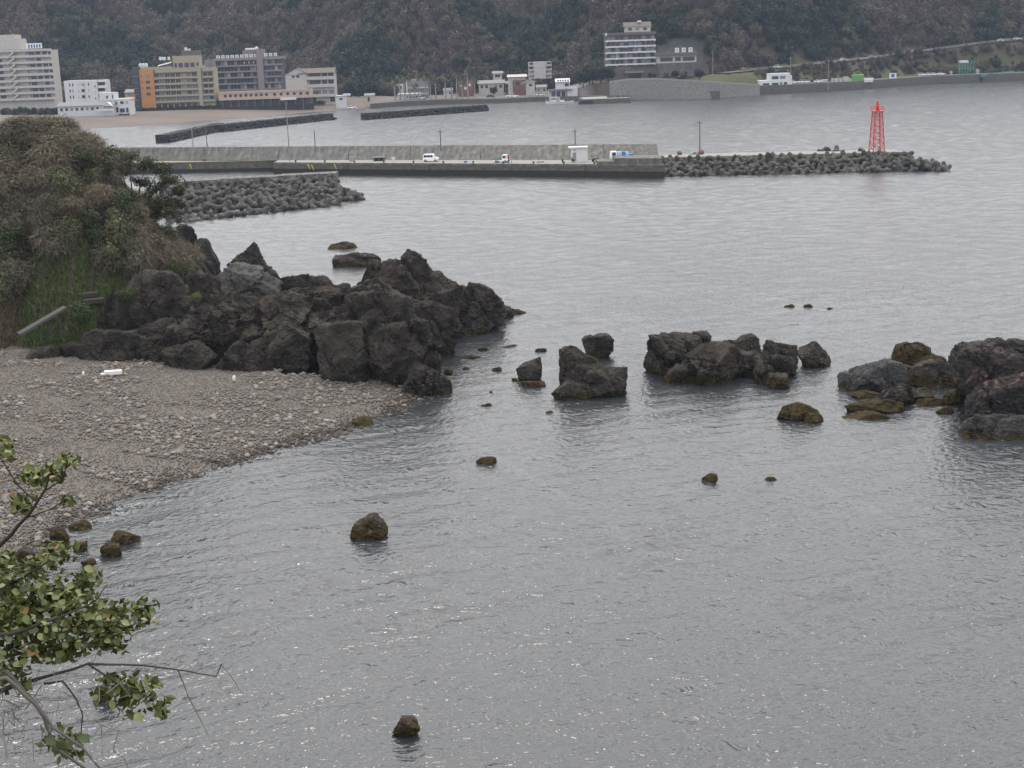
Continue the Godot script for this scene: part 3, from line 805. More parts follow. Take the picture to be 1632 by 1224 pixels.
# ---------- the branch beside the camera
func near(px: float, py: float, z: float) -> Vector3:
	return depz(px, py, z * 1.283)
func build_branch() -> void:
	var bark := vcol(0.85)
	var shrub := thing("overhanging_shrub", "leafy evergreen shrub reaching over the water from the near cliff", "shrub", Vector3(-3.2, 22.4, -6.5))
	var o := shrub.position
	rng.seed = 99
	var leafm := []
	for c in [Color(0.028, 0.045, 0.013), Color(0.045, 0.065, 0.02), Color(0.018, 0.03, 0.01), Color(0.075, 0.09, 0.04), Color(0.1, 0.06, 0.025)]:
		var m := mat(c.r * 2.0, c.g * 1.75, c.b * 1.2, 0.5)
		m.backlight_enabled = true
		m.backlight = Color(0.22, 0.24, 0.12)
		leafm.append(m)
	var shapes := []
	for q in 5:
		var mb := MB.new()
		var n := 7
		var w := [0.02, 0.2, 0.33, 0.37, 0.31, 0.18, 0.0]
		for k in n:
			var t := k / float(n - 1)
			var bend := -0.1 * (q + 0.5) * t * t
			for s in [-1.0, 0.0, 1.0]:
				var wave := sin(t * 9.0 + q) * 0.03
				mb.v.append(Vector3(s * w[k] * (0.85 + 0.06 * q), bend + absf(s) * (0.1 + wave), t))
		for k in n - 1:
			for s in 2:
				var a := k * 3 + s
				mb.i.append_array([a, a + 1, a + 3, a + 1, a + 4, a + 3])
		shapes.append(mb.commit(true, false))
	var leaves := 0
	# limbs as rows of [column, row, depth, radius]
	var limbs := [
		["branch", Color(0.037, 0.028, 0.022), [[-140, 1010, 5.0, 0.0187], [-60, 930, 5.0, 0.0150], [0, 868, 5.0, 0.0100], [45, 822, 5.0, 0.0075], [72, 780, 5.0, 0.0056], [80, 745, 5.0, 0.0038]]],
		["twig", Color(0.037, 0.028, 0.022), [[72, 782, 5.0, 0.0044], [98, 766, 5.0, 0.0031], [108, 738, 4.95, 0.0018]]],
		["twig", Color(0.037, 0.028, 0.022), [[58, 800, 5.0, 0.0044], [30, 775, 5.05, 0.0038], [-5, 722, 5.1, 0.0031]]],
		["twig", Color(0.037, 0.028, 0.022), [[40, 826, 5.0, 0.0038], [80, 812, 5.0, 0.0031], [106, 795, 5.0, 0.0018]]],
		["branch", Color(0.046, 0.037, 0.031), [[-140, 1040, 5.2, 0.0212], [-40, 960, 5.2, 0.0138], [30, 925, 5.2, 0.0075], [76, 895, 5.2, 0.0038], [95, 870, 5.2, 0.0018]]],
		["branch", Color(0.062, 0.055, 0.046), [[-120, 1130, 5.0, 0.0212], [0, 1100, 5.0, 0.0138], [70, 1080, 5.0, 0.0081], [140, 1058, 5.0, 0.0062], [230, 1060, 5.0, 0.0050], [300, 1070, 5.0, 0.0038], [345, 1078, 5.0, 0.0031], [353, 1058, 5.0, 0.0025]]],
		["twig", Color(0.124, 0.112, 0.099), [[352, 1058, 5.0, 0.0018], [370, 1080, 5.0, 0.0016], [386, 1106, 5.0, 0.0010]]],
		["twig", Color(0.105, 0.096, 0.087), [[284, 1068, 5.0, 0.0031], [300, 1110, 5.0, 0.0025], [316, 1140, 5.0, 0.0018], [332, 1172, 5.0, 0.0010]]],
		["branch", Color(0.118, 0.108, 0.096), [[-120, 1100, 4.7, 0.0150], [10, 1082, 4.7, 0.0100], [55, 1120, 4.7, 0.0087], [85, 1160, 4.7, 0.0069], [130, 1190, 4.7, 0.0056], [190, 1260, 4.7, 0.0044]]],
		["branch", Color(0.105, 0.096, 0.084), [[-100, 1060, 4.8, 0.0162], [20, 1080, 4.8, 0.0112], [70, 1140, 4.8, 0.0100], [85, 1190, 4.8, 0.0075], [150, 1235, 4.8, 0.0062]]],
		["twig", Color(0.056, 0.046, 0.037), [[70, 1090, 5.0, 0.0056], [100, 1085, 5.0, 0.0044], [122, 1115, 5.0, 0.0038], [132, 1140, 5.0, 0.0031], [128, 1180, 5.0, 0.0025]]],
		["branch", Color(0.056, 0.046, 0.037), [[-100, 1020, 4.9, 0.0162], [20, 1010, 4.9, 0.0094], [90, 985, 4.9, 0.0062], [150, 960, 4.9, 0.0038], [172, 930, 4.9, 0.0018]]],
		["branch", Color(0.056, 0.046, 0.037), [[-90, 1060, 5.3, 0.0162], [40, 1040, 5.3, 0.0087], [120, 1020, 5.3, 0.0056], [190, 1005, 5.3, 0.0038], [238, 985, 5.3, 0.0018]]],
		["twig", Color(0.056, 0.046, 0.037), [[140, 1058, 5.0, 0.0050], [190, 1090, 5.0, 0.0038], [235, 1110, 5.0, 0.0025], [262, 1120, 5.0, 0.0013]]],
		["twig", Color(0.056, 0.046, 0.037), [[60, 930, 5.1, 0.0050], [100, 940, 5.1, 0.0038], [128, 925, 5.1, 0.0018]]],
		["twig", Color(0.056, 0.046, 0.037), [[-60, 990, 5.0, 0.0100], [-10, 955, 5.0, 0.0062], [20, 920, 5.0, 0.0031]]]]
	for l in limbs:
		var pts := []
		var rad := []
		for q in l[2]:
			pts.append(near(q[0], q[1], -q[2]) - o)
			rad.append(q[3])
		var fine_p := []
		var fine_r := []
		for k in pts.size() - 1:
			for s in 3:
				fine_p.append(pts[k].lerp(pts[k + 1], s / 3.0) + Vector3(rng.randfn(), rng.randfn(), rng.randfn()) * rad[k] * 0.25)
				fine_r.append(lerpf(rad[k], rad[k + 1], s / 3.0))
		fine_p.append(pts[-1])
		fine_r.append(rad[-1])
		var mb := MB.new()
		mb.tube(fine_p, fine_r, l[1], 7)
		part(shrub, l[0], mb.commit(true), bark)
	var tm := MB.new()
	tm.tube([Vector3(-1.5, -4.6, 0.4), Vector3(-1.0, -1.8, 0.2), Vector3(-0.5, 0.0, 0.1), near(-130, 1030, -5.0) - o], [0.09, 0.075, 0.055, 0.03], Color(0.11, 0.095, 0.08), 8)
	part(shrub, "trunk", tm.commit(true), bark)
	# fine bare twigs
	var fine := MB.new()
	for k in 70:
		var p := near(rng.randf_range(-30, 200), rng.randf_range(1060, 1215), -rng.randf_range(4.7, 5.3)) - o
		if k % 3 == 0:
			p = near(rng.randf_range(0, 70), rng.randf_range(1100, 1170), -5.0) - o
		var q := p + Vector3(rng.randfn(), rng.randfn(), rng.randfn()) * 0.06
		var e := q + Vector3(rng.randfn(), rng.randfn() - 0.5, rng.randfn()) * 0.05
		fine.tube([p, q, e], [0.0025, 0.002, 0.001], Color(0.2, 0.17, 0.15), 4)
	var ft := part(shrub, "fine_twigs", fine.commit(false), bark)
	ft.set_meta("kind", "stuff")
	var mass := MB.new()
	# leaves in sprays: [column, row, spread x, spread y, count, depth]
	for sp in [[8, 716, 12, 10, 5, 5.1], [52, 762, 14, 10, 8, 5.0], [84, 748, 12, 12, 8, 5.0], [108, 735, 9, 6, 5, 4.95], [40, 800, 12, 9, 5, 5.05], [106, 797, 7, 5, 3, 5.0], [92, 880, 16, 10, 9, 5.2], [60, 900, 20, 10, 10, 5.2],
		[10, 920, 16, 16, 12, 5.0], [35, 950, 26, 20, 24, 5.0], [85, 950, 24, 18, 24, 5.05], [130, 940, 16, 16, 14, 5.1], [20, 1000, 24, 24, 22, 4.9], [80, 1000, 24, 22, 24, 4.9], [140, 985, 22, 18, 18, 4.95], [185, 985, 20, 16, 15, 5.2], [225, 975, 14, 14, 10, 5.3], [170, 1020, 20, 14, 12, 5.2],
		[10, 1060, 16, 16, 8, 4.8], [60, 1040, 22, 12, 12, 4.9], [180, 1095, 18, 14, 10, 5.0], [225, 1100, 18, 16, 11, 5.0], [255, 1125, 9, 10, 5, 5.0], [200, 1125, 16, 10, 6, 5.0], [110, 1185, 16, 14, 8, 5.0], [85, 1180, 12, 14, 4, 4.8], [140, 915, 9, 8, 5, 5.1], [5, 890, 14, 10, 8, 5.1], [15, 970, 22, 26, 10, 5.15], [60, 975, 26, 24, 8, 5.15], [150, 1010, 26, 16, 6, 5.1], [-10, 1030, 14, 20, 8, 4.9], [110, 1030, 16, 12, 8, 4.95], [30, 1085, 18, 10, 5, 4.85]]:
		for k in sp[4]:
			var p := near(sp[0] + clampf(rng.randfn(), -1.9, 1.9) * sp[2] * 0.75, sp[1] + clampf(rng.randfn(), -1.9, 1.9) * sp[3] * 0.75, -sp[5] - rng.randfn() * 0.07) - o
			var out := Vector3(rng.randfn() * 0.7 + 0.25, rng.randfn() * 0.6 - 0.05, rng.randfn() * 0.7 + 0.1).normalized()
			if sp[1] > 1085:
				out = (out + Vector3(0, -1.0, 0)).normalized()
			elif sp[1] < 830:
				out = (out + Vector3(0.3, 0.9, 0)).normalized()
			var up := (Vector3(rng.randfn() * 0.5, 1.0, rng.randfn() * 0.5 + 0.3)).normalized()
			var size := rng.randf_range(0.032, 0.056) * (0.8 if sp[1] < 830 else 1.35 if sp[1] > 1150 else 1.0)
			var bas := Basis.looking_at(-out, up).scaled_local(Vector3.ONE * size)
			var mi := rng.randi() % 4 if rng.randf() > 0.04 else 4
			part(shrub, "leaf", shapes[rng.randi() % 5], leafm[mi], Transform3D(bas, p))
			leaves += 1
		for k in int(sp[4] * 6.5):
			var p := near(sp[0] + clampf(rng.randfn(), -2.2, 2.2) * sp[2] * 0.85, sp[1] + clampf(rng.randfn(), -2.2, 2.2) * sp[3] * 0.85, -sp[5] - 0.06 - absf(rng.randfn()) * 0.09) - o
			var a := Vector3(rng.randfn(), rng.randfn() * 0.8, rng.randfn()).normalized()
			var b := a.cross(Vector3(rng.randfn(), rng.randfn() + 0.8, rng.randfn())).normalized()
			var l := rng.randf_range(0.018, 0.036)
			var c: Color = [Color(0.04, 0.052, 0.015), Color(0.075, 0.088, 0.024), Color(0.125, 0.13, 0.045)][rng.randi() % 3]
			var up := a.cross(b) * l * 0.25
			mass.quad(p - a * l, p + b * l * 0.55 + up, p + a * l, p, c)
			mass.quad(p - a * l, p, p + a * l, p - b * l * 0.55 + up, c)
	var ml := part(shrub, "small_leaves", mass.commit(false), M.leafy)
	ml.set_meta("kind", "stuff")
	# the ground the shrub grows from, below and behind the view
	var gm := MB.new()
	var gn := noise(0.12, 33, 4)
	for j in 61:
		for k in 61:
			var x := -40.0 + 80.0 * k / 60.0
			var z := 30.0 - 52.0 * j / 60.0
			var h := 25.6 if z > 2 else lerpf(25.6, -2.0, pow(clampf((2.0 - z) / 21.0, 0, 1), 0.62))
			h += 10.5 * exp(-pow((x + 5.4) / 2.2, 2.0) - pow((z + 6.2) / 3.0, 2.0))
			gm.v.append(Vector3(x, h + gn.get_noise_2d(x, z) * 0.8, z))
	for j in 60:
		for k in 60:
			var a := j * 61 + k
			gm.i.append_array([a, a + 61, a + 1, a + 1, a + 61, a + 62])
	solo("near_cliff_terrain", gm.commit(true, false), surfaced([Color(0.04, 0.035, 0.025), Color(0.09, 0.075, 0.055)], 5.0, 0.02, 57), "steep near cliff falling to the water", "", Vector3.ZERO, "", "structure")

# ---------- far shore: land, wood, town
var coast := PackedVector2Array()
var road_pts: Array[Vector3] = [Vector3(109.1, 10.2, -730), Vector3(124.8, 10.5, -750), Vector3(145.1, 11.3, -756), Vector3(163.1, 12.4, -765), Vector3(191, 13.5, -786), Vector3(221.1, 15.3, -811), Vector3(244.4, 17.1, -820), Vector3(265.9, 19.1, -822), Vector3(291.3, 20.6, -823), Vector3(315, 22.2, -823)]
var hill_n: FastNoiseLite
func coast_s(x: float, z: float) -> float:
	var p := Vector2(x, z)
	var best := 1e9
	for k in coast.size() - 1:
		best = minf(best, p.distance_to(Geometry2D.get_closest_point_to_segment(p, coast[k], coast[k + 1])))
	var poly := coast.duplicate()
	poly.append_array([Vector2(900, -2400), Vector2(-900, -2400)])
	return best if Geometry2D.is_point_in_polygon(p, poly) else -best
func land_h(x: float, z: float, s: float) -> float:
	if s < 0.0:
		return maxf(-3.0, s * 0.3)
	var e := along(x, [[-60, 3.0], [-55, 2.1], [25, 2.1], [48, 7.6], [100, 7.6], [126, 4.2], [140, 4.0]])
	var w := along(x, [[-270, 230], [-150, 178], [-108, 110], [-60, 70], [0, 90], [20, 96], [50, 66], [100, 50], [126, 24], [420, 22]])
	var ramp := 52.0 if x < -62 else 1.5
	var h := e * clampf(s / ramp, 0, 1) if x < -62 else (e if s > 8.0 else -1.0)
	var up := maxf(0.0, s - w)
	var k := along(x, [[-200, 0.5], [0, 0.55], [150, 0.62]])
	h += up * k * smoothstep(0.0, 18.0, up) + hill_n.get_noise_2d(x, z) * minf(up * 0.55, 32.0)
	if h > 70.0:
		h = 70.0 + 34.0 * (1.0 - exp(-(h - 70.0) / 34.0))
	if x > 60.0:
		var best := 1e9
		var rh := 0.0
		for q in road_pts.size() - 1:
			var a := Vector2(road_pts[q].x, road_pts[q].z)
			var b := Vector2(road_pts[q + 1].x, road_pts[q + 1].z)
			var c := Geometry2D.get_closest_point_to_segment(Vector2(x, z), a, b)
			var d := c.distance_to(Vector2(x, z))
			if d < best:
				best = d
				rh = lerpf(road_pts[q].y, road_pts[q + 1].y, a.distance_to(c) / a.distance_to(b))
		h = lerpf(rh - 0.4, h, smoothstep(7.0, 17.0, best))
	return h
func build_land() -> void:
	hill_n = noise(0.008, 12, 3)
	for p in [[-900, -560], [-300, -585], [-220, -592], [-167.3, -600.3], [-151.6, -604.3], [-134.4, -627.2], [-111.2, -648.7], [-88.1, -685.4], [-63.5, -708], [-50.1, -728], [-31.5, -734.5], [-0.1, -718], [18.5, -725], [50, -706], [59.6, -699.3], [99, -686], [125.4, -716.3], [141.6, -717.7], [160.8, -725.6], [174.4, -730.4], [206.8, -756.6], [231.1, -773.3], [250.7, -774], [276, -777], [420, -800], [900, -860]]:
		coast.append(Vector2(p[0], p[1]))
	var mb := MB.new()
	var step := 6.5
	var nx := 150
	var nz := 92
	var cn := noise(0.03, 77, 4)
	var grid := PackedFloat32Array()
	for j in nz + 1:
		for k in nx + 1:
			var x := -500.0 + k * step
			var z := -560.0 - j * step
			var s := coast_s(x, z)
			grid.append(s)
			var h := land_h(x, z, s)
			mb.v.append(Vector3(x, h, z))
			var c := cn.get_noise_2d(x, z) * 0.5 + 0.5
			var col := Color(0.04, 0.034, 0.026).lerp(Color(0.085, 0.066, 0.05), c)
			if s < 70.0 and x < -58.0:
				col = Color(0.115, 0.094, 0.08).lerp(Color(0.165, 0.138, 0.118), c)
			elif h < 9.5 and x < 45.0:
				col = Color(0.12, 0.112, 0.1).lerp(Color(0.18, 0.165, 0.15), c)
			elif x > 60.0 and s < 60 and h < 12.0:
				col = Color(0.06, 0.07, 0.028).lerp(Color(0.085, 0.08, 0.045), c)
			mb.c.append(col)
	for j in nz:
		for k in nx:
			var a := j * (nx + 1) + k
			mb.i.append_array([a, a + nx + 1, a + 1, a + 1, a + nx + 1, a + nx + 2])
	solo("hill_terrain", mb.commit(true), vcol(0.95), "steep hills rising behind the town", "", Vector3.ZERO, "", "structure")
	# the wood: thousands of crowns that read as one mass
	var protos := []
	var green := [Color(0.022, 0.033, 0.019), Color(0.029, 0.041, 0.023), Color(0.017, 0.026, 0.017)]
	var bare := [Color(0.092, 0.072, 0.057), Color(0.074, 0.06, 0.049), Color(0.108, 0.084, 0.061)]
	var mixed := [Color(0.07, 0.064, 0.036), Color(0.05, 0.052, 0.026), Color(0.09, 0.074, 0.048)]
	for k in 9:
		var kind := k / 3
		var m := leaf_cloud(1000 if kind != 1 else 850, Vector3(3.1, 3.0 + 0.6 * (k % 3), 3.1), 0.46 if kind != 1 else 0.4, [green, bare, mixed][kind], 900 + k, 0.0, 0.4, 0.16)
		if kind == 1:
			for b in 9:
				var d := Vector3(rng.randfn() * 1.6, rng.randf_range(1.5, 3.6), rng.randfn() * 1.6)
				m.bar(Vector3(0, -3.5, 0), d, 0.14, Color(0.12, 0.1, 0.085), 0.04, 3)
		protos.append(m.commit(false))
	var put := []
	var tint := []
	for k in 9:
		put.append([])
		tint.append([])
	rng.seed = 5151
	var where := noise(0.011, 88, 4)
	var z := -690.0
	while z > -1140.0:
		var x := -400.0
		while x < 620.0:
			var gx := x + rng.randf_range(-2.3, 2.3)
			var gz := z + rng.randf_range(-2.3, 2.3)
			x += 4.3
			if absf(gx) > -gz * 0.41 + 20.0:
				continue
			var ci := int((gx + 500.0) / step)
			var cj := int((-560.0 - gz) / step)
			if cj < 0 or cj >= nz or ci < 0 or ci >= nx:
				continue
			var s := grid[cj * (nx + 1) + ci]
			var w := along(gx, [[-270, 226], [-150, 172], [-108, 104], [-60, 64], [0, 84], [20, 90], [50, 62], [84, 44], [100, 30], [126, 14], [420, 14]])
			if s < w or s > w + 210.0:
				continue
			var h := mb.v[cj * (nx + 1) + ci].y
			if h > 101.0:
				continue
			var low := gx > 84.0 and s < along(gx, [[84, 46], [140, 36], [300, 46]])
			if gx > 60.0:
				var near := false
				for q in road_pts.size() - 1:
					var a := Vector2(road_pts[q].x, road_pts[q].z)
					var b := Vector2(road_pts[q + 1].x, road_pts[q + 1].z)
					if Geometry2D.get_closest_point_to_segment(Vector2(gx, gz), a, b).distance_to(Vector2(gx, gz)) < 8.5:
						near = true
				if near:
					continue
			if gx > 79.0 and gx < 107.0 and gz < -735.0 and gz > -791.0:
				continue
			var v := where.get_noise_2d(gx, gz * 1.3) + rng.randf_range(-0.1, 0.1)
			var kind := 0 if v > 0.16 else 1 if v < 0.0 else 2
			if low:
				kind = [0, 1, 2, 1][rng.randi() % 4]
			var size := rng.randf_range(0.75, 1.7) * (0.5 if low else 1.0)
			var yb := land_h(gx, gz, coast_s(gx, gz)) + 2.7 * size
			var q := kind * 3 + rng.randi() % 3
			put[q].append(Transform3D(Basis(Vector3.UP, rng.randf() * TAU).scaled(Vector3(size, size * rng.randf_range(0.85, 1.25), size)), Vector3(gx, yb, gz)))
			var b := rng.randf_range(0.78, 1.25)
			tint[q].append(Color(b, b * rng.randf_range(0.94, 1.04), b * rng.randf_range(0.9, 1.1)))
		z -= 4.3
	for k in 5200:
		var gx := rng.randf_range(76.0, 330.0)
		var gz := rng.randf_range(-840.0, -690.0)
		var s := coast_s(gx, gz)
		if s < 17.0 or s > 60.0 or (gx < 112.0 and s < 26.0):
			continue
		var near := false
		for q in road_pts.size() - 1:
			if Geometry2D.get_closest_point_to_segment(Vector2(gx, gz), Vector2(road_pts[q].x, road_pts[q].z), Vector2(road_pts[q + 1].x, road_pts[q + 1].z)).distance_to(Vector2(gx, gz)) < 6.5:
				near = true
		if near or (gx < 130.0 and where.get_noise_2d(gx * 3.0, gz * 3.0) > 0.0):
			continue
		var size := rng.randf_range(0.22, 0.5)
		var q := [3, 4, 6, 7, 8, 0][rng.randi() % 6] as int
		put[q].append(Transform3D(Basis(Vector3.UP, rng.randf() * TAU).scaled(Vector3(size, size * 0.8, size)), Vector3(gx, land_h(gx, gz, s) + 1.2 * size, gz)))
		var b := rng.randf_range(0.8, 1.5)
		tint[q].append(Color(b, b, b))
	var total := 0
	for q in 9:
		total += put[q].size()
		var mm := MultiMesh.new()
		mm.transform_format = MultiMesh.TRANSFORM_3D
		mm.use_colors = true
		mm.mesh = protos[q]
		mm.instance_count = put[q].size()
		for k in put[q].size():
			mm.set_instance_transform(k, put[q][k])
			mm.set_instance_color(k, tint[q][k])
		var o := MultiMeshInstance3D.new()
		o.name = numbered("forest")
		o.multimesh = mm
		o.material_override = M.leafy
		add_child(o)
		tag(o, ["dark evergreen wood on the far hills", "bare brown winter wood on the far hills", "olive mixed wood on the far hills"][q / 3], "forest", "", "stuff")
	M.tree_green = protos[0]
	M.tree_bare = protos[3]
	M.tree_mixed = protos[6]
	# coast road with guard rail
	var rd := MB.new()
	var rail := MB.new()
	for q in road_pts.size() - 1:
		var a := road_pts[q]
		var b := road_pts[q + 1]
		var side := (b - a).cross(Vector3.UP).normalized() * 4.0
		side.y = 0
		rd.quad(a - side, b - side, b + side, a + side)
	solo("coast_road", rd.commit(false, false), mat(0.09, 0.09, 0.088), "grey coast road climbing along the hillside", "", Vector3(0, 0.3, 0), "", "structure")
	var g := thing("guard_rail", "white guard rail along the climbing coast road", "guard rail")
	for q in range(1, road_pts.size() - 1):
		var a := road_pts[q]
		var b := road_pts[q + 1]
		var side := (b - a).cross(Vector3.UP).normalized() * 3.7
		side.y = 0
		if side.z < 0:
			side = -side
		var top := MB.new()
		for s in 6:
			var p := a.lerp(b, s / 6.0) + side + Vector3(0, 0.3, 0)
			part(g, "post", BOX, M.deck, Transform3D(Basis.from_scale(Vector3(0.14, 1.0, 0.14)), p + Vector3(0, 0.5, 0)))
		top.tube([a + side + Vector3(0, 1.15, 0), b + side + Vector3(0, 1.15, 0)], [0.13, 0.13], Color.WHITE, 4)
		part(g, "rail", top.commit(false, false), M.deck)
	# road embankment lamp and power poles
	for w in [[1298, 98, -770, 62, "tall utility pole beside the start of the guard rail"], [1355, 93, -806, 56, "utility pole above the coast road by a bare patch"], [1434, 86, -856, 62, "utility pole above the coast road before the white cars"], [1513, 72, -912, 40, "utility pole above the upper coast road"], [1583, 66, -968, 50, "pole with a round mirror at the road bend"], [1320, 134, -690, 94, "tall thin lamp mast on the quay by the containers"], [1260, 116, -690, 100, "mast beside the white two-storey building"], [1136, 118, -650, 80, "utility pole above the lawn by the sea wall"]]:
		var p := dep(w[0], w[1], w[2])
		var t := dep(w[0], w[3], w[2])
		var h := maxf(8.0, t.y - p.y)
		var o := thing("utility_pole", w[4], "pole", p)
		var pm := MB.new()
		pm.tube([Vector3(0, -3, 0), Vector3(0, h, 0)], [0.22, 0.13], Color.WHITE, 6)
		part(o, "pole", pm.commit(true, false), M.pole)
		bx(o, "crossarm", M.pole, Vector3(-0.9, h - 1.2, -0.08), Vector3(0.9, h - 1.0, 0.08))

# ---------- building kit: rectangles surveyed on the plane of a facade
func on_face(root: Node3D, px: float, py: float, z: float) -> Vector3:
	var c: Vector2 = root.get_meta("corner")
	var dx := px - c.x
	var dy := py - c.y
	return depz(c.x + dx * cos(ROLL) + dy * sin(ROLL) * 0.0, c.y + dy - dx * sin(ROLL), z)
func fr(root: Node3D, called: String, m: Material, x0: float, top: float, x1: float, bot: float, out := 0.0, thick := 0.3, under: Node = null) -> MeshInstance3D:
	var z := root.position.z + out
	var mid := (top + bot) / 2.0
	var a := on_face(root, x0, mid, z)
	var b := on_face(root, x1, mid, z)
	var t := on_face(root, (x0 + x1) / 2.0, top, z)
	var d := on_face(root, (x0 + x1) / 2.0, bot, z)
	if bot >= root.get_meta("corner").y and root.position.y < 6.5 and called in ["wall", "end_wall", "stair_column", "side_column", "lift_tower", "ground_floor", "undercroft", "gable_front", "lower_storey", "column", "outside_stair", "brick_wall", "annex", "pier", "pile", "post"]:
		d.y = minf(d.y, -0.5)
	if m == M.glass and called == "window":
		var pick := absi(int(x0 * 37.0 + top * 91.0)) % 10
		m = M.pale_glass if pick < 2 else M.curtain if pick == 3 else m
	return bx(under if under else root, called, m, Vector3(a.x, d.y, z - thick) - root.position, Vector3(b.x, t.y, z) - root.position)
func house(called: String, label: String, px: float, py: float, z: float, cat := "building") -> Node3D:
	var o := thing(called, label, cat, dep(px, py, z))
	o.set_meta("corner", Vector2(px, py))
	return o
func win(root: Node3D, x0: float, top: float, x1: float, bot: float, out: float, frame: Material = null) -> void:
	var g := fr(root, "window", M.glass, x0, top, x1, bot, out, 0.2)
	if frame:
		fr(root, "sill", frame, x0 - 0.2, bot, x1 + 0.2, bot + 0.5, out + 0.12, 0.3)
# a roof prism over a rectangle: ridge along x
func roof(root: Node3D, called: String, m: Material, x0: float, x1: float, eave: float, ridge: float, out: float, deep: float) -> void:
	var a := on_face(root, x0, eave, root.position.z) - root.position
	var b := on_face(root, x1, eave, root.position.z) - root.position
	var h := on_face(root, x0, ridge, root.position.z).y - root.position.y
	var mb := MB.new()
	var f := out
	var k := out - deep
	var c := (f + k) / 2.0
	var p := [Vector3(a.x, a.y, f), Vector3(b.x, a.y, f), Vector3(b.x, a.y, k), Vector3(a.x, a.y, k), Vector3(a.x, h, c), Vector3(b.x, h, c)]
	mb.quad(p[0], p[4], p[5], p[1])
	mb.quad(p[2], p[5], p[4], p[3])
	mb.tri(p[3], p[4], p[0])
	mb.tri(p[1], p[5], p[2])
	mb.quad(p[0], p[1], p[2], p[3])
	part(root, called, mb.commit(false, false), m)
# a roof whose gable faces the water
func gable(root: Node3D, called: String, m: Material, wall: Material, x0: float, x1: float, eave: float, ridge: float, out: float, deep: float) -> void:
	var a := on_face(root, x0, eave, root.position.z) - root.position
	var b := on_face(root, x1, eave, root.position.z) - root.position
	var h := on_face(root, x0, ridge, root.position.z).y - root.position.y
	var c := (a.x + b.x) / 2.0
	var mb := MB.new()
	mb.tri(Vector3(a.x, a.y, out - 0.3), Vector3(c, h, out - 0.3), Vector3(b.x, a.y, out - 0.3))
	mb.tri(Vector3(a.x, a.y, out - deep), Vector3(b.x, a.y, out - deep), Vector3(c, h, out - deep))
	part(root, "gable_wall", mb.commit(false, false), wall)
	for s in [[a.x, -1.0], [b.x, 1.0]]:
		var rm := MB.new()
		var e := Vector3(s[0] + s[1] * 0.4, a.y - 0.25, out)
		var r := Vector3(c, h + 0.05, out)
		var d := Vector3(0, 0, -deep)
		var u := Vector3(0, 0.25, 0)
		rm.quad(e + u, r + u, r + u + d, e + u + d)
		rm.quad(e, e + d, r + d, r)
		rm.quad(e, r, r + u, e + u)
		rm.quad(e, e + u, e + u + d, e + d)
		part(root, called, rm.commit(false, false), m)
func marks(root: Node3D, x0: float, top: float, x1: float, bot: float, out: float, sd: int) -> void:
	# a white sign box with the dark strokes of one character
	var r := RandomNumberGenerator.new()
	r.seed = sd
	var o := fr(root, "sign_box", M.sign, x0, top, x1, bot, out, 0.5)
	var w := x1 - x0
	var h := bot - top
	var st := MB.new()
	var z := root.position.z + out + 0.02
	for k in 3:
		var y := top + h * (0.25 + 0.25 * k)
		var a := on_face(root, x0 + w * r.randf_range(0.15, 0.3), y, z) - root.position
		var b := on_face(root, x1 - w * r.randf_range(0.15, 0.3), y, z) - root.position
		st.box(Vector3(a.x, a.y - 0.07, out), Vector3(b.x, a.y + 0.07, out + 0.03))
	for k in 2:
		var x := x0 + w * (0.35 + 0.3 * k)
		var a := on_face(root, x, top + h * r.randf_range(0.12, 0.3), z) - root.position
		var b := on_face(root, x, bot - h * r.randf_range(0.12, 0.3), z) - root.position
		st.box(Vector3(a.x - 0.07, b.y, out), Vector3(a.x + 0.07, a.y, out + 0.033))
	part(root, "character", st.commit(false, false), M.ink)

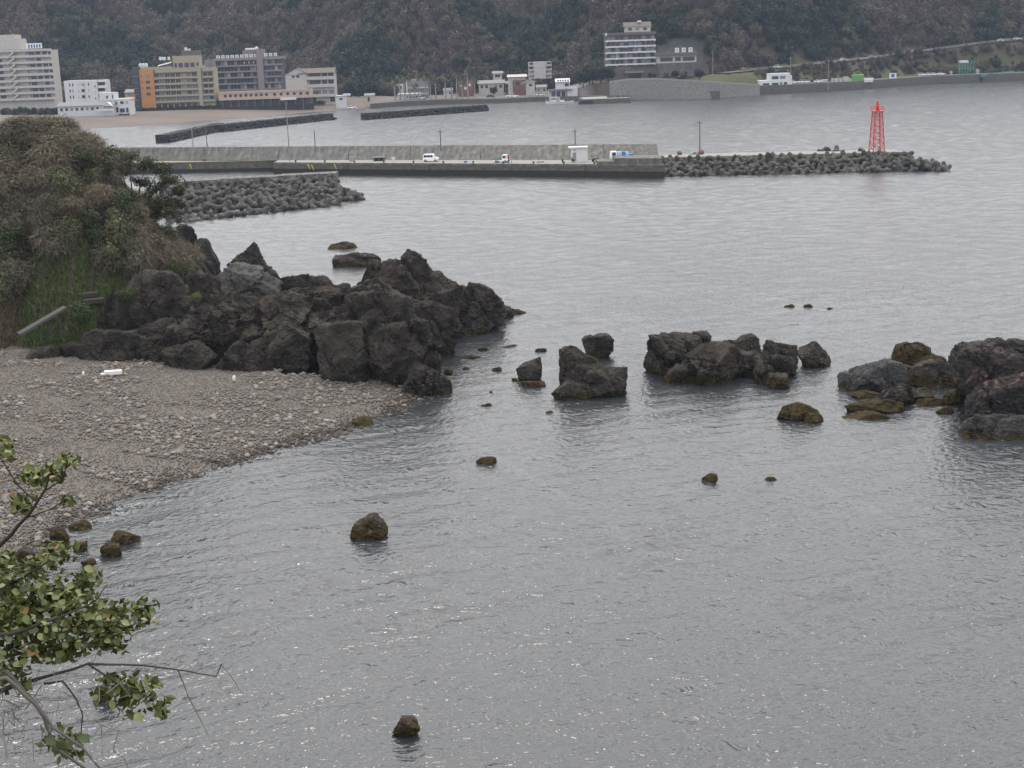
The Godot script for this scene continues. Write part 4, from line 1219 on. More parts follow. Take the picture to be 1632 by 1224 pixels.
func town_materials() -> void:
	M.white = mat(0.54, 0.54, 0.53, 0.7)
	M.pole = mat(0.2, 0.2, 0.195, 0.7)
	M.glass = mat(0.035, 0.038, 0.05, 0.15)
	M.curtain = mat(0.3, 0.29, 0.27, 0.4)
	M.pale_glass = mat(0.16, 0.17, 0.2, 0.2)
	M.sign = mat(0.64, 0.64, 0.64, 0.5)
	M.ink = mat(0.04, 0.05, 0.16, 0.6)
	M.cream = surfaced([Color(0.34, 0.315, 0.29), Color(0.47, 0.435, 0.4)], 9.0, 0.012, 61, 0.8)
	M.plaster = surfaced([Color(0.42, 0.42, 0.42), Color(0.55, 0.55, 0.55)], 9.0, 0.012, 62, 0.8)
	M.orange = surfaced([Color(0.34, 0.165, 0.065), Color(0.42, 0.21, 0.085)], 7.0, 0.012, 63, 0.8)
	M.tan = surfaced([Color(0.25, 0.22, 0.16), Color(0.34, 0.3, 0.225)], 7.0, 0.014, 64, 0.8)
	M.mauve = surfaced([Color(0.165, 0.145, 0.145), Color(0.225, 0.2, 0.2)], 7.0, 0.014, 65, 0.8)
	M.mauve_dark = mat(0.085, 0.075, 0.08, 0.7)
	M.pink = surfaced([Color(0.36, 0.275, 0.225), Color(0.43, 0.335, 0.285)], 7.0, 0.014, 66, 0.8)
	M.brown = surfaced([Color(0.1, 0.085, 0.07), Color(0.15, 0.125, 0.105)], 5.0, 0.02, 67, 0.85)
	M.roof_grey = surfaced([Color(0.16, 0.16, 0.165), Color(0.22, 0.22, 0.225)], 5.0, 0.02, 68, 0.8)
	M.concrete = surfaced([Color(0.04, 0.038, 0.032), Color(0.08, 0.075, 0.067), Color(0.112, 0.106, 0.095), Color(0.15, 0.142, 0.128), Color(0.27, 0.26, 0.24)], 14.0, 0.014, 69, 0.9)
	M.concrete.uv1_scale = Vector3(1 / 9.0, 1 / 24.0, 1 / 12.0)
	M.dark_concrete = surfaced([Color(0.05, 0.048, 0.04), Color(0.1, 0.094, 0.082), Color(0.15, 0.14, 0.12)], 8.0, 0.014, 70, 0.9)
	M.deck = surfaced([Color(0.2, 0.19, 0.175), Color(0.27, 0.26, 0.24)], 10.0, 0.014, 71, 0.9)
	M.tide = surfaced([Color(0.02, 0.02, 0.016), Color(0.04, 0.038, 0.03)], 4.0, 0.02, 72, 0.8)
	M.stone = surfaced([Color(0.07, 0.068, 0.062), Color(0.15, 0.145, 0.135), Color(0.24, 0.232, 0.215)], 26.0, 0.045, 73, 0.9)
	M.tide_block = surfaced([Color(0.018, 0.018, 0.016), Color(0.045, 0.043, 0.038)], 4.0, 0.02, 74, 0.9)
	M.shotcrete = surfaced([Color(0.025, 0.024, 0.024), Color(0.045, 0.044, 0.044), Color(0.08, 0.078, 0.076)], 40.0, 0.03, 75, 0.9)
	M.tyre = mat(0.025, 0.025, 0.027, 0.8)
	M.car_white = mat(0.78, 0.78, 0.78, 0.35)
	M.teal = mat(0.03, 0.22, 0.19, 0.6)
	M.red = mat(0.48, 0.032, 0.024, 0.55)
	M.brick = mat(0.15, 0.075, 0.062, 0.85)

func build_town() -> void:
	# tall white hotel with stepped balconies
	var r := house("hotel", "tall white hotel with long balconies on every floor and an outside stair", 80, 168, -468.0)
	fr(r, "wall", M.cream, -45, 79, 82.5, 176, 0, 16)
	fr(r, "roof_block", M.cream, -45, 53, 23, 77, -1, 12)
	fr(r, "roof_shoulder", M.cream, 23.4, 60, 32, 77, -1.1, 11)
	var ends := [80.6, 81.3, 82.3, 83.7, 84.3, 86, 88, 90, 93]
	for k in 9:
		var y := 77.2 + 9.7 * k
		fr(r, "balcony", M.cream, -45, y, ends[k], y + 3.7, 1.7 + 0.05 * k, 1.65 + 0.05 * k)
		if k < 8:
			var lean := 1.05 * k
			for w in [[-6, 2.5], [45.5, 54.5], [56.5, 64.2], [67.2, 74.2], [76.4, 81]]:
				fr(r, "window", M.glass, w[0] + lean, y + 4.4, w[1] + lean, y + 9.2, 0.06, 0.2)
			fr(r, "window", M.pale_glass, 41.0 + lean, y + 4.4, 44.6 + lean, y + 9.2, 0.06, 0.2)
			var sb := MB.new()
			var a := on_face(r, 10.5 + lean, y + 13.4, r.position.z + 2.0) - r.position
			var b := on_face(r, 22.5 + lean, y + 3.2, r.position.z + 2.0) - r.position
			sb.quad(a + Vector3(0, -0.5, 0.3), a + Vector3(0, 0.5, 0.3), b + Vector3(0, 0.5, 0.3), b + Vector3(0, -0.5, 0.3))
			sb.quad(a + Vector3(0, 0.5, 0.3), a + Vector3(0, 0.5, -1.5), b + Vector3(0, 0.5, -1.5), b + Vector3(0, 0.5, 0.3))
			part(r, "stair_flight", sb.commit(false, false), M.cream)
	fr(r, "sign_board", M.sign, 41.5, 68, 66.5, 76.2, 0.2, 0.4)
	for k in 5:
		fr(r, "letter", M.ink, 45 + k * 4.3, 70, 47.2 + k * 4.3, 75.2, 0.28, 0.06)
	# white apartment block and its annexes
	r = house("apartment_block", "white four-storey block with a stepped side wing", 104, 164, -426.0)
	fr(r, "wall", M.plaster, 103.2, 129, 136, 165, 0, 9)
	fr(r, "wall", M.plaster, 136.2, 129.4, 155.5, 165, 0.5, 9)
	fr(r, "wall", M.plaster, 155.8, 129.2, 169.5, 165, -1.4, 8)
	for k in 3:
		fr(r, "balcony", M.white, 155.8, 129 + 9.5 * k, 170.8, 132.6 + 9.5 * k, 0.1, 1.45)
		fr(r, "window", M.glass, 156.5, 132.8 + 9.5 * k, 167, 138 + 9.5 * k, -1.34, 0.2)
		for w in [[110.2, 112], [115, 116.8], [129.3, 134.6]]:
			fr(r, "window", M.glass, w[0] + k * 0.6, 133.4 + 9.6 * k, w[1] + k * 0.6, 138.2 + 9.6 * k, 0.06, 0.2)
		fr(r, "window", M.glass, 124.5 + k * 0.6, 135 + 9.6 * k, 125.8 + k * 0.6, 137 + 9.6 * k, 0.06, 0.2)
		fr(r, "window", M.glass, 140 + k * 0.6, 133.4 + 9.8 * k, 141.8 + k * 0.6, 137.8 + 9.8 * k, 0.56, 0.2)
		fr(r, "window", M.glass, 150.6 + k * 0.6, 137 + 9.8 * k, 152 + k * 0.6, 141 + 9.8 * k, 0.56, 0.2)
	r = house("shop_house", "low white house with a porch between the white block and the beach", 172, 180, -422.0)
	fr(r, "wall", M.plaster, 159, 147.6, 183, 172, -1.5, 7)
	fr(r, "wall", M.white, 171, 158.5, 207.5, 181, 0, 8)
	fr(r, "parapet", M.white, 170.6, 157.8, 208, 159.4, 0.25, 8.5)
	for w in [[169.2, 172.2, 152.5, 157], [178.6, 180.4, 151.5, 157.5]]:
		fr(r, "window", M.glass, w[0], w[2], w[1], w[3], -1.4, 0.2)
	for w in [[176.5, 180], [182.5, 186.5], [191.5, 197], [199.5, 204.6]]:
		win(r, w[0], 162, w[1], 166.6, 0.06, M.white)
	for w in [[185, 189, 171.5, 179.5], [191, 199, 173.5, 180], [201, 205, 172.5, 180.5]]:
		fr(r, "door", M.glass, w[0], w[2], w[1], w[3], 0.06, 0.2)
	r = house("beach_house", "long low house with a grey roof behind the beach", 120, 179, -414.0)
	fr(r, "wall", M.plaster, 92, 168, 180, 181, 0, 8)
	roof(r, "roof", M.roof_grey, 90, 182, 169, 163, 1.0, 10.0)
	gable(r, "porch_roof", M.white, M.white, 167, 180, 170.5, 165.4, 2.6, 4.0)
	fr(r, "porch_rail", M.white, 152, 175.6, 181, 178.2, 2.2, 0.3)
	for k in 8:
		fr(r, "window", M.glass, 96 + k * 8.2, 172, 100 + k * 8.2, 176.5, 0.06, 0.2)
	r = house("small_house", "small orange-walled house with a blue tarpaulin beside the orange hotel", 200, 176, -470.0)
	fr(r, "wall", mat(0.4, 0.2, 0.08), 200, 147, 214, 176, 0, 7)
	roof(r, "roof", M.roof_grey, 198, 216, 147.5, 142.5, 0.6, 9)
	fr(r, "window", M.glass, 203, 149, 211, 153, 0.06, 0.2)
	fr(r, "tarpaulin", mat(0.05, 0.1, 0.3), 207, 166, 224, 172, 2.0, 2.0)
	# promenade edge, hedges and boats above the sand
	var prom := thing("promenade_wall", "low dark promenade wall between the hotels and the sand", "wall")
	for w in [[216, 177.5, 250, 176.6], [250.3, 176.6, 290, 175.2], [290.3, 175.2, 345, 173.0], [345.3, 173.0, 400, 170.8], [400.3, 170.8, 450, 168.8], [450.3, 168.8, 500, 166.8]]:
		var a := lev(w[0], w[1], 3.0)
		var b := lev(w[2], w[3], 3.0)
		var m := MB.new()
		var back := Vector3(0, 0, -0.6)
		var up := Vector3(0, 0.5, 0)
		var dn := Vector3(0, -2.6, 0)
		m.quad(a + dn, a + up, b + up, b + dn)
		m.quad(a + up, a + up + back, b + up + back, b + up)
		m.quad(a + up + back, a + dn + back, b + dn + back, b + up + back)
		part(prom, "wall_section", m.commit(false, false), M.tide)
	var hm := leaf_cloud(1500, Vector3(3.4, 0.9, 1.0), 0.24, [Color(0.022, 0.033, 0.017), Color(0.034, 0.046, 0.022), Color(0.05, 0.05, 0.03)], 321, 0.0, 0.6).commit(false)
	var k_ := 0
	for x in [150, 162, 226, 238, 252, 268, 283, 299, 314, 330, 346, 359, 372, 386, 401, 417, 432, 446, 462, 478, 492, 508, 110, 128]:
		var p := lev(x, lerpf(178.0, 166.0, (x - 216.0) / 284.0), 3.0) + Vector3(0, 0.6, -2.2)
		var o := thing("hedge", "clipped dark hedge in the row along the hotel promenade", "hedge", p, 0.2 * (k_ % 3), "hedges along the promenade")
		part(o, "foliage", hm, M.leafy)
		bx(o, "stems", M.brown, Vector3(-2.6, -1.6, -0.2), Vector3(2.6, -0.2, 0.2))
		k_ += 1
	for w in [[169, 183.5, "white dinghy drawn up on the sand with a yellow one beside it", 0], [177, 183.2, "yellow dinghy drawn up on the sand", 1], [188, 184.5, "blue covered boat drawn up on the sand", 2], [199, 185.5, "dark boat lying low on the sand", 3]]:
		var q := lev(w[0], w[1], 2.2)
		q.y = land_h(q.x, q.z, coast_s(q.x, q.z)) + 0.1
		var o := thing("beached_boat", w[2], "boat", q, 0.1)
		var h := MB.new()
		var rows := [[-2.4, 0.15, 0.75], [-1.6, 0.6, 0.62], [0.0, 0.8, 0.55], [1.4, 0.7, 0.58], [2.2, 0.5, 0.62]]
		for e in 4:
			for sd in [1.0, -1.0]:
				var u: Array = rows[e]
				var v: Array = rows[e + 1]
				h.quad(Vector3(u[0], 0, u[1] * 0.5 * sd), Vector3(u[0], u[2], u[1] * sd), Vector3(v[0], v[2], v[1] * sd), Vector3(v[0], 0, v[1] * 0.5 * sd))
				h.quad(Vector3(u[0], u[2], u[1] * sd), Vector3(u[0], u[2] + 0.1, 0), Vector3(v[0], v[2] + 0.1, 0), Vector3(v[0], v[2], v[1] * sd))
		part(o, "hull", h.commit(false, false), [M.white, mat(0.5, 0.36, 0.08), mat(0.2, 0.32, 0.5), M.brown][w[3]])
		bx(o, "gunwale", M.white, Vector3(-1.6, 0.6, 0.7), Vector3(1.6, 0.72, 0.8))
	# orange and tan hotel
	r = house("hotel", "tan hotel with an orange end wall and rows of balcony windows", 228, 174, -450.0)
	fr(r, "end_wall", M.orange, 224.5, 111, 246.5, 177, 0.6, 12)
	for k in 4:
		win(r, 232 + 0.5 * k, 119.3 + 9.6 * k, 238.6 + 0.5 * k, 123.4 + 9.6 * k, 0.66, M.tan)
		fr(r, "window", M.glass, 225.4 + 0.4 * k, 119.3 + 9.6 * k, 226.6 + 0.4 * k, 123.4 + 9.6 * k, 0.66, 0.2)
	fr(r, "wall", M.tan, 246.8, 111, 316, 177, -1.2, 11)
	fr(r, "stair_column", M.tan, 316.2, 108, 322, 177, 0.5, 12)
	fr(r, "wall", M.tan, 322.2, 111.5, 342, 177, -1.0, 11)
	fr(r, "cornice", M.tan, 246.8, 110.5, 316, 117, 0.3, 1.4)
	fr(r, "cornice", M.tan, 322.2, 111, 341.4, 117, 0.3, 1.2)
	for k in 5:
		var y := 124.2 + 9.45 * k
		var lean := 0.55 * k
		fr(r, "balcony", M.tan, 245.6 + lean, y, 316.4 + lean * 0.8, y + 3.2, 0.4, 1.5)
		fr(r, "balcony", M.tan, 322.4 + lean * 0.8, y + 0.3, 341.6 + lean * 0.8, y + 3.3, 0.4, 1.3)
		for c in 8:
			var x := 246.2 + lean + c * 8.6
			fr(r, "window", M.glass if k < 4 else M.pale_glass, x, y - 5.6, x + 6.4, y - 0.1, -1.14, 0.2)
			fr(r, "mullion", M.tan, x + 3.0, y - 5.6, x + 3.5, y - 0.1, -1.05, 0.1)
			fr(r, "pier", M.tan, x + 6.7, y - 6.0, x + 8.1, y - 0.1, -0.5, 0.68)
		for c in 2:
			fr(r, "window", M.glass, 324 + lean + c * 8, y - 5.4, 330.5 + lean + c * 8, y, -0.94, 0.2)
	for c in 7:
		fr(r, "shopfront", M.glass, 250 + c * 9.5, 167, 257 + c * 9.5, 174, -1.14, 0.2)
	fr(r, "penthouse", M.tan, 275.6, 91, 317.6, 111, -3, 7)
	for w in [[278, 282], [284.5, 291.5], [294, 301], [303.5, 310], [313, 316.5]]:
		fr(r, "opening", M.glass, w[0], 102.5, w[1], 109.5, -2.94, 0.2)
	fr(r, "roof_terrace_wall", M.tan, 224, 107.5, 275, 111.6, -0.4, 0.3)
	var cm := MB.new()
	var ca := on_face(r, 251, 106, r.position.z - 2.0) - r.position
	var cb := on_face(r, 272, 101.5, r.position.z - 2.0) - r.position
	cm.quad(ca, ca + Vector3(0, 0.5, -4), cb + Vector3(0, 0.5, -4), cb)
	cm.quad(ca, cb, cb - Vector3(0, 0.2, 0), ca - Vector3(0, 0.2, 0))
	part(r, "canopy", cm.commit(false, false), M.white)
	for k in 3:
		var tk := MB.new()
		tk.tube([Vector3.ZERO, Vector3(0, 1.6, 0), Vector3(0, 1.9, 0)], [0.75, 0.75, 0.3], Color.WHITE, 10)
		part(r, "water_tank", tk.commit(true, false), M.white, Transform3D(Basis.IDENTITY, on_face(r, 224 + 4.8 * k, 107.4, r.position.z - 3.0) - r.position))
	for w in [[253.5, 258, 91.5, 97], [259, 263.5, 92, 97], [267, 270.5, 92, 97], [294, 298, 78, 84], [299.5, 303, 80, 84]]:
		fr(r, "roof_plant", M.white, w[0], w[2], w[1], w[3], -4.5, 1.2)
	fr(r, "plant_room", M.brown, 289, 83, 318, 91, -4, 5)
	for w in [[292.2, 76], [256, 96], [271, 94]]:
		fr(r, "mast", M.pole, w[0], w[1], w[0] + 0.5, 100, -4.4, 0.1)
	fr(r, "outside_stair", mat(0.05, 0.055, 0.06), 213.5, 106, 224, 176, -1.5, 5)
	for k in 6:
		fr(r, "landing", M.roof_grey, 213 + 0.4 * k, 121 + 9.6 * k, 220 + 0.4 * k, 122 + 9.6 * k, -1.2, 1.5)
	# mauve hotel with roof signs
	r = house("hotel", "purple-grey hotel with a row of white sign boxes along its roof", 345, 163, -505.0)
	fr(r, "wall", M.mauve_dark, 341.5, 94, 449.5, 168, 0, 14)
	fr(r, "roof_band", M.mauve, 341.5, 93, 449, 97.5, 1.7, 15)
	fr(r, "side_column", M.mauve, 340.5, 93.5, 346, 166, 1.5, 10)
	fr(r, "side_block", M.mauve, 326, 95, 340.3, 112, -2, 8)
	fr(r, "lift_tower", M.mauve, 410.5, 80.5, 420.5, 166, 2.2, 11)
	fr(r, "lift_room", M.mauve, 387, 81.5, 410.3, 93, -1, 8)
	for k in 5:
		var y := 104.8 + 9.55 * k
		fr(r, "balcony", M.mauve, 346.2, y, 410.2, y + 2.4, 1.5, 1.5)
		fr(r, "balcony", M.mauve, 420.8, y, 449.2, y + 2.4, 1.5, 1.5)
		for c in 12:
			fr(r, "window", M.glass, 347.4 + c * 5.2, y - 6.4, 351.4 + c * 5.2, y - 0.2, 0.06, 0.2)
			if c < 5:
				fr(r, "window", M.glass, 421.6 + c * 5.5, y - 6.4, 426 + c * 5.5, y - 0.2, 0.06, 0.2)
	for k in 9:
		marks(r, 344.8 + 7.55 * k, 88.4, 350 + 7.55 * k, 93, 1.6, 10 + k)
	for k in 3:
		marks(r, 421 + 7.7 * k, 87.4, 426 + 7.7 * k, 92.4, 1.6, 30 + k)
	for k in 3:
		fr(r, "lit_window", mat(0.5, 0.38, 0.2), 388.5 + 7.2 * k, 99.6, 390.6 + 7.2 * k, 103.2, 0.1, 0.2)
	fr(r, "roof_sign", M.sign, 390.5, 78.3, 407, 81, 0.5, 0.4)
	var dish := MB.new()
	dish.tube([Vector3.ZERO, Vector3(0, 0.7, 0), Vector3(0, 1.5, 0)], [0.9, 1.0, 0.2], Color.WHITE, 10)
	part(r, "water_tank", dish.commit(true, false), M.white, Transform3D(Basis.IDENTITY, on_face(r, 409, 81, r.position.z - 1.0) - r.position))
	# pink wing with hexagonal windows
	r = house("hotel_wing", "long low pink wing with a row of six-sided windows", 348, 167, -466.0)
	fr(r, "wall", M.pink, 348.5, 147, 495, 160.5, 0, 10)
	fr(r, "upper_band", M.pink, 348.5, 146.2, 495, 149.6, 0.25, 1)
	fr(r, "undercroft", mat(0.05, 0.05, 0.052), 351, 160.5, 495, 170, -1.5, 8)
	for k in 15:
		var x: float = 357.5 + 8.2 * k if k < 9 else 436.2 + 10.4 * (k - 9)
		var c := on_face(r, x + 1.6, 153.4, r.position.z) - r.position
		var hx := MB.new()
		for s in 6:
			var a := TAU * s / 6.0
			var b := TAU * (s + 1) / 6.0
			hx.tri(c + Vector3(0, 0, 0.07), c + Vector3(cos(b) * 0.85, sin(b) * 0.78, 0.07), c + Vector3(cos(a) * 0.85, sin(a) * 0.78, 0.07))
			hx.quad(c + Vector3(cos(a) * 0.85, sin(a) * 0.78, -0.1), c + Vector3(cos(a) * 0.85, sin(a) * 0.78, 0.07), c + Vector3(cos(b) * 0.85, sin(b) * 0.78, 0.07), c + Vector3(cos(b) * 0.85, sin(b) * 0.78, -0.1))
		part(r, "window", hx.commit(false, false), M.glass)
	for k in 11:
		fr(r, "column", M.mauve_dark, 354 + k * 12.8, 160.5, 356 + k * 12.8, 170, -0.4, 0.5)
	fr(r, "awning", M.white, 447, 159.5, 472, 163, 1.2, 2.0)
	# cream gabled building
	r = house("guest_house", "cream building with a brown gabled roof and deep balconies", 455, 164, -500.0)
	fr(r, "wall", M.cream, 456.5, 117.5, 533, 167, -1.4, 12)
	fr(r, "gable_front", M.cream, 456, 118.4, 490, 167, 0, 8)
	gable(r, "gable_roof", M.brown, M.cream, 453.5, 492, 119.6, 110, 0.5, 10)
	roof(r, "roof", M.brown, 474, 533.5, 118, 110.2, 0.8, 12)
	for k in 3:
		var y: float = [123.7, 136, 152][k]
		fr(r, "balcony", M.cream, 488, y, 534.4 + 0.5 * k, y + [5.0, 5.0, 4.5][k], 0.4 + 0.05 * k, 1.75)
		for w in [[493, 511], [513, 521], [523, 531.6]]:
			fr(r, "window", M.glass, w[0] + 0.4 * k, y - 6.4, w[1] + 0.4 * k, y - 0.1, -1.34, 0.2)
		fr(r, "post", M.cream, 531.8 + 0.4 * k, y - 7, 533.6 + 0.4 * k, y, 0.2, 0.5)
	for w in [[465.2, 469.4, 120.4, 124.4], [472.2, 477, 120.4, 124.4]]:
		win(r, w[0], w[2], w[1], w[3], 0.06, M.cream)
	for k in 4:
		fr(r, "slot_window", M.glass, 496 + 3.2 * k, 146.8, 497.8 + 3.2 * k, 151.6, -1.3, 0.2)
	for w in [[499, 504], [526.5, 534]]:
		fr(r, "entrance", M.glass, w[0], 157.4, w[1], 164.5, -1.3, 0.2)
	# small buildings by the harbour corner
	r = house("kiosk", "small white kiosk with a blue-white sign next to the cream building", 536, 163, -500.0)
	fr(r, "wall", M.plaster, 535.5, 153, 550.5, 165, 0, 5)
	fr(r, "roof", M.white, 535, 152.4, 551, 153.4, 0.5, 6)
	fr(r, "window", M.glass, 541, 156.5, 546, 159.5, 0.06, 0.2)
	fr(r, "sign_board", mat(0.5, 0.6, 0.7), 546.5, 149.5, 558.5, 153, 0.6, 0.4)
	r = house("hut", "small tan hut at the corner of the quay", 582, 162, -512.0)
	fr(r, "wall", mat(0.36, 0.32, 0.24), 581, 152, 596, 164, 0, 5)
	roof(r, "roof", M.roof_grey, 580, 597, 152.4, 149, 0.5, 6)
	fr(r, "door", M.glass, 586, 155, 589.4, 162, 0.06, 0.2)
	r = house("harbour_office", "grey three-storey building behind the palms with a tall white mast", 650, 152, -560.0)
	fr(r, "wall", M.roof_grey, 648, 127, 682, 152, 0, 9)
	for k in 2:
		fr(r, "balcony", M.cream, 647.5, 139 + 10 * k, 682.5, 141.5 + 10 * k, 1.0, 1.0)
		for c in 4:
			fr(r, "window", M.pale_glass, 651 + c * 8, 131.5 + 10.5 * k, 656 + c * 8, 138 + 10.5 * k, 0.06, 0.2)
	fr(r, "mast", M.white, 647.4, 127.5, 649, 158, 1.6, 0.5)
	r = house("white_annex", "low white hall behind the row of palms", 634, 158, -545.0)
	fr(r, "wall", M.plaster, 634, 150.6, 669, 160, 0, 8)
	fr(r, "roof", M.white, 633.4, 149.8, 669.8, 151.2, 0.6, 9)
	for c in 4:
		fr(r, "window", M.glass, 648 + c * 5, 154, 651 + c * 5, 157, 0.06, 0.2)
	r = house("white_house", "small white house half hidden behind the first palms", 624, 150, -575.0)
	fr(r, "wall", M.plaster, 623.5, 134.5, 643, 150, 0, 7)
	for c in 3:
		fr(r, "window", M.glass, 626 + c * 5.6, 138, 629 + c * 5.6, 142, 0.06, 0.2)
	r = house("brick_house", "red brick house behind the tallest palm", 732, 153, -575.0)
	fr(r, "wall", M.brick, 730, 131, 754, 154, 0, 8)
	for c in 3:
		fr(r, "window", M.white, 733 + c * 7, 134 + 5 * (c % 2), 736.4 + c * 7, 138 + 5 * (c % 2), 0.06, 0.2)
	r = house("row_house", "long house with a pale grey roof above the harbour road", 763, 148, -585.0)
	fr(r, "wall", M.cream, 763, 133, 803, 150, 0, 8)
	roof(r, "roof", M.roof_grey, 761, 805, 133.6, 128.5, 0.8, 10)
	for c in 5:
		fr(r, "window", M.glass, 766 + c * 7.5, 136, 770 + c * 7.5, 141, 0.06, 0.2)
	r = house("hill_house", "small house with a light roof above the long grey-roofed house", 785, 127, -612.0)
	fr(r, "wall", M.cream, 786, 117, 800, 129, 0, 7)
	roof(r, "roof", M.roof_grey, 784, 802, 117.4, 113.6, 0.8, 9)
	fr(r, "window", M.glass, 789, 119.4, 797, 123.4, 0.06, 0.2)
	r = house("beige_house", "beige house with a red brick lower wall by the harbour road", 812, 146, -586.0)
	fr(r, "wall", M.cream, 810, 122.5, 838, 148, -1, 8)
	roof(r, "roof", M.cream, 808, 840, 123, 119.2, 0.2, 10)
	fr(r, "brick_wall", M.brick, 817.5, 128, 841, 146, 0.2, 1.0)
	for c in 2:
		fr(r, "window", M.glass, 822 + c * 8, 131, 828 + c * 8, 136, 0.26, 0.2)
	r = house("corner_house", "small beige gabled house beside the red brick wall", 838, 146, -580.0)
	fr(r, "wall", M.cream, 838.5, 131, 852.5, 147, 0, 6)
	gable(r, "roof", M.roof_grey, M.cream, 837, 854, 131.4, 127.4, 0.6, 7)
	fr(r, "window", M.glass, 843, 134, 848, 138, 0.06, 0.2)
	r = house("apartment_block", "plain cream three-storey block on the slope above the harbour", 845, 121, -625.0)
	fr(r, "wall", M.cream, 851, 99, 870, 126, 0.3, 9)
	fr(r, "wall", M.cream, 842.5, 99.4, 850.8, 126, -1.2, 8)
	fr(r, "wall", M.cream, 870.2, 99.4, 879, 126, -1.2, 8)
	for k in 3:
		fr(r, "balcony", M.cream, 842, 103.5 + 7 * k, 850.8, 106 + 7 * k, 0.1, 1.2)
		fr(r, "balcony", M.cream, 870.2, 103.5 + 7 * k, 879.4, 106 + 7 * k, 0.1, 1.2)
		fr(r, "window", M.glass, 843.5, 100 + 7 * k, 849.5, 103.3 + 7 * k, -1.1, 0.2)
		fr(r, "window", M.glass, 871.6, 100 + 7 * k, 878, 103.3 + 7 * k, -1.1, 0.2)
	r = house("boat_house", "white gabled harbour house with a dark lettered gable above the moored boat", 876, 156, -573.0)
	fr(r, "wall", M.plaster, 886, 130, 908, 144, -0.5, 7)
	roof(r, "roof", M.white, 885, 908.5, 131, 126, 0.4, 8)
	for k in 5:
		fr(r, "letter", M.ink, 888 + 4 * k, 127.6, 890.6 + 4 * k, 130.2, 0.5, 0.1)
	fr(r, "ground_floor", M.cream, 875, 143.5, 917, 156, 0.6, 7)
	fr(r, "canopy", M.roof_grey, 873.5, 142.8, 912, 144.6, 2.2, 3)
	fr(r, "window", M.glass, 900, 133.5, 906.5, 138.5, -0.44, 0.2)
	for c in 4:
		fr(r, "opening", M.glass, 879 + c * 8, 146.5, 885 + c * 8, 154.5, 0.66, 0.2)
	fr(r, "annex", M.plaster, 904, 140, 920.5, 155, 1.2, 5)
	# cliff-side hotel with white balcony lines
	r = house("hotel", "brown cliffside hotel with white balcony lines on six floors", 966, 127, -615.0)
	fr(r, "wall", M.brown, 966, 53.5, 1044.5, 130, 0, 13)
	fr(r, "roof_slab", M.brown, 964.5, 52.5, 1046, 57, 1.7, 15)
	fr(r, "roof_corner", M.white, 964.8, 52.8, 967.4, 57.2, 1.8, 1.5)
	fr(r, "penthouse", M.cream, 997, 43.5, 1037, 52.5, -2, 8)
	roof(r, "penthouse_roof", M.brown, 994.5, 1039, 43.8, 36.5, -1.5, 9)
	for c in 3:
		fr(r, "window", M.glass, 1001 + c * 12, 45.6, 1007 + c * 12, 50, -1.94, 0.2)
	fr(r, "water_tank", M.white, 1016, 34.2, 1022, 37.6, -4, 1.5)
	for k in 5:
		var y := 64.6 + 9.5 * k
		fr(r, "balcony", M.white, 965, y, 1045.5, y + 2.3, 1.6, 1.6)
		for c in 6:
			fr(r, "bracket", M.white, 966.5 + 15.3 * c, y + 2.3, 968 + 15.3 * c, y + 3.6, 1.5, 0.6)
		for c in 11:
			fr(r, "window", M.glass if (c + k) % 4 else M.pale_glass, 967.5 + 7 * c, y - 6.2, 972.4 + 7 * c, y - 0.2, 0.06, 0.2)
	for c in 5:
		fr(r, "window", M.pale_glass, 984 + 4.3 * c, 107, 987 + 4.3 * c, 111.4, 0.06, 0.2)
	fr(r, "entrance", M.glass, 1002, 118, 1022, 126.4, 0.06, 0.2)
	fr(r, "porch", M.roof_grey, 996, 115, 1026, 118, 2.6, 4)
	fr(r, "link_stair", M.cream, 1045.7, 88, 1052, 99, 0.5, 4)
	r = house("hotel_gatehouse", "flat-roofed gatehouse with three white sign boxes beside the cliffside hotel", 1048, 99, -622.0)
	fr(r, "wall", M.cream, 1048, 89.5, 1110, 101, 0, 6)
	fr(r, "roof", M.brown, 1046, 85, 1112, 89.5, 1.2, 8)
	for w in [[1052, 1072], [1076, 1085], [1088, 1107]]:
		fr(r, "opening", M.glass, w[0], 92, w[1], 98.6, 0.06, 0.2)
	for k in 3:
		marks(r, 1076 + 10.8 * k, 77.4, 1082.2 + 10.8 * k, 84.6, 0.6, 50 + k)
		for s in 2:
			fr(r, "sign_post", M.pole, 1077 + 10.8 * k + 4 * s, 84.4, 1077.6 + 10.8 * k + 4 * s, 86, 0.2, 0.2)
	# shotcrete slope above the gatehouse
	var sm := MB.new()
	for j in 14:
		for k in 12:
			var q := []
			for c in [[k, j], [k, j + 1], [k + 1, j + 1], [k + 1, j]]:
				var v: float = c[1] / 14.0
				var x := lerpf(lerpf(80.0, 84.0, v), lerpf(104.0, 108.0, v), c[0] / 12.0)
				var zz := lerpf(-744.0, -793.0, v)
				q.append(Vector3(x, land_h(x, zz, coast_s(x, zz)) + 0.7 + 0.3 * sin(c[0] * 9.0 + c[1] * 5.0), zz))
			sm.quad(q[0], q[1], q[2], q[3])
	solo("retaining_slope", sm.commit(false, false), M.shotcrete, "steep grey concrete-sprayed slope above the gatehouse", "retaining slope")
	# sea wall of stone with a white parapet
	var sw := thing("sea_wall", "long stone sea wall with a pale parapet below the cliffside hotel", "sea wall")
	var tops := [[974, 131.5, 160.5, -583.0], [1000, 127.8, 159.6, -586.0], [1045, 126.6, 159, -590.0], [1130, 131.6, 158, -598.0], [1211, 136.5, 151.5, -648.0]]
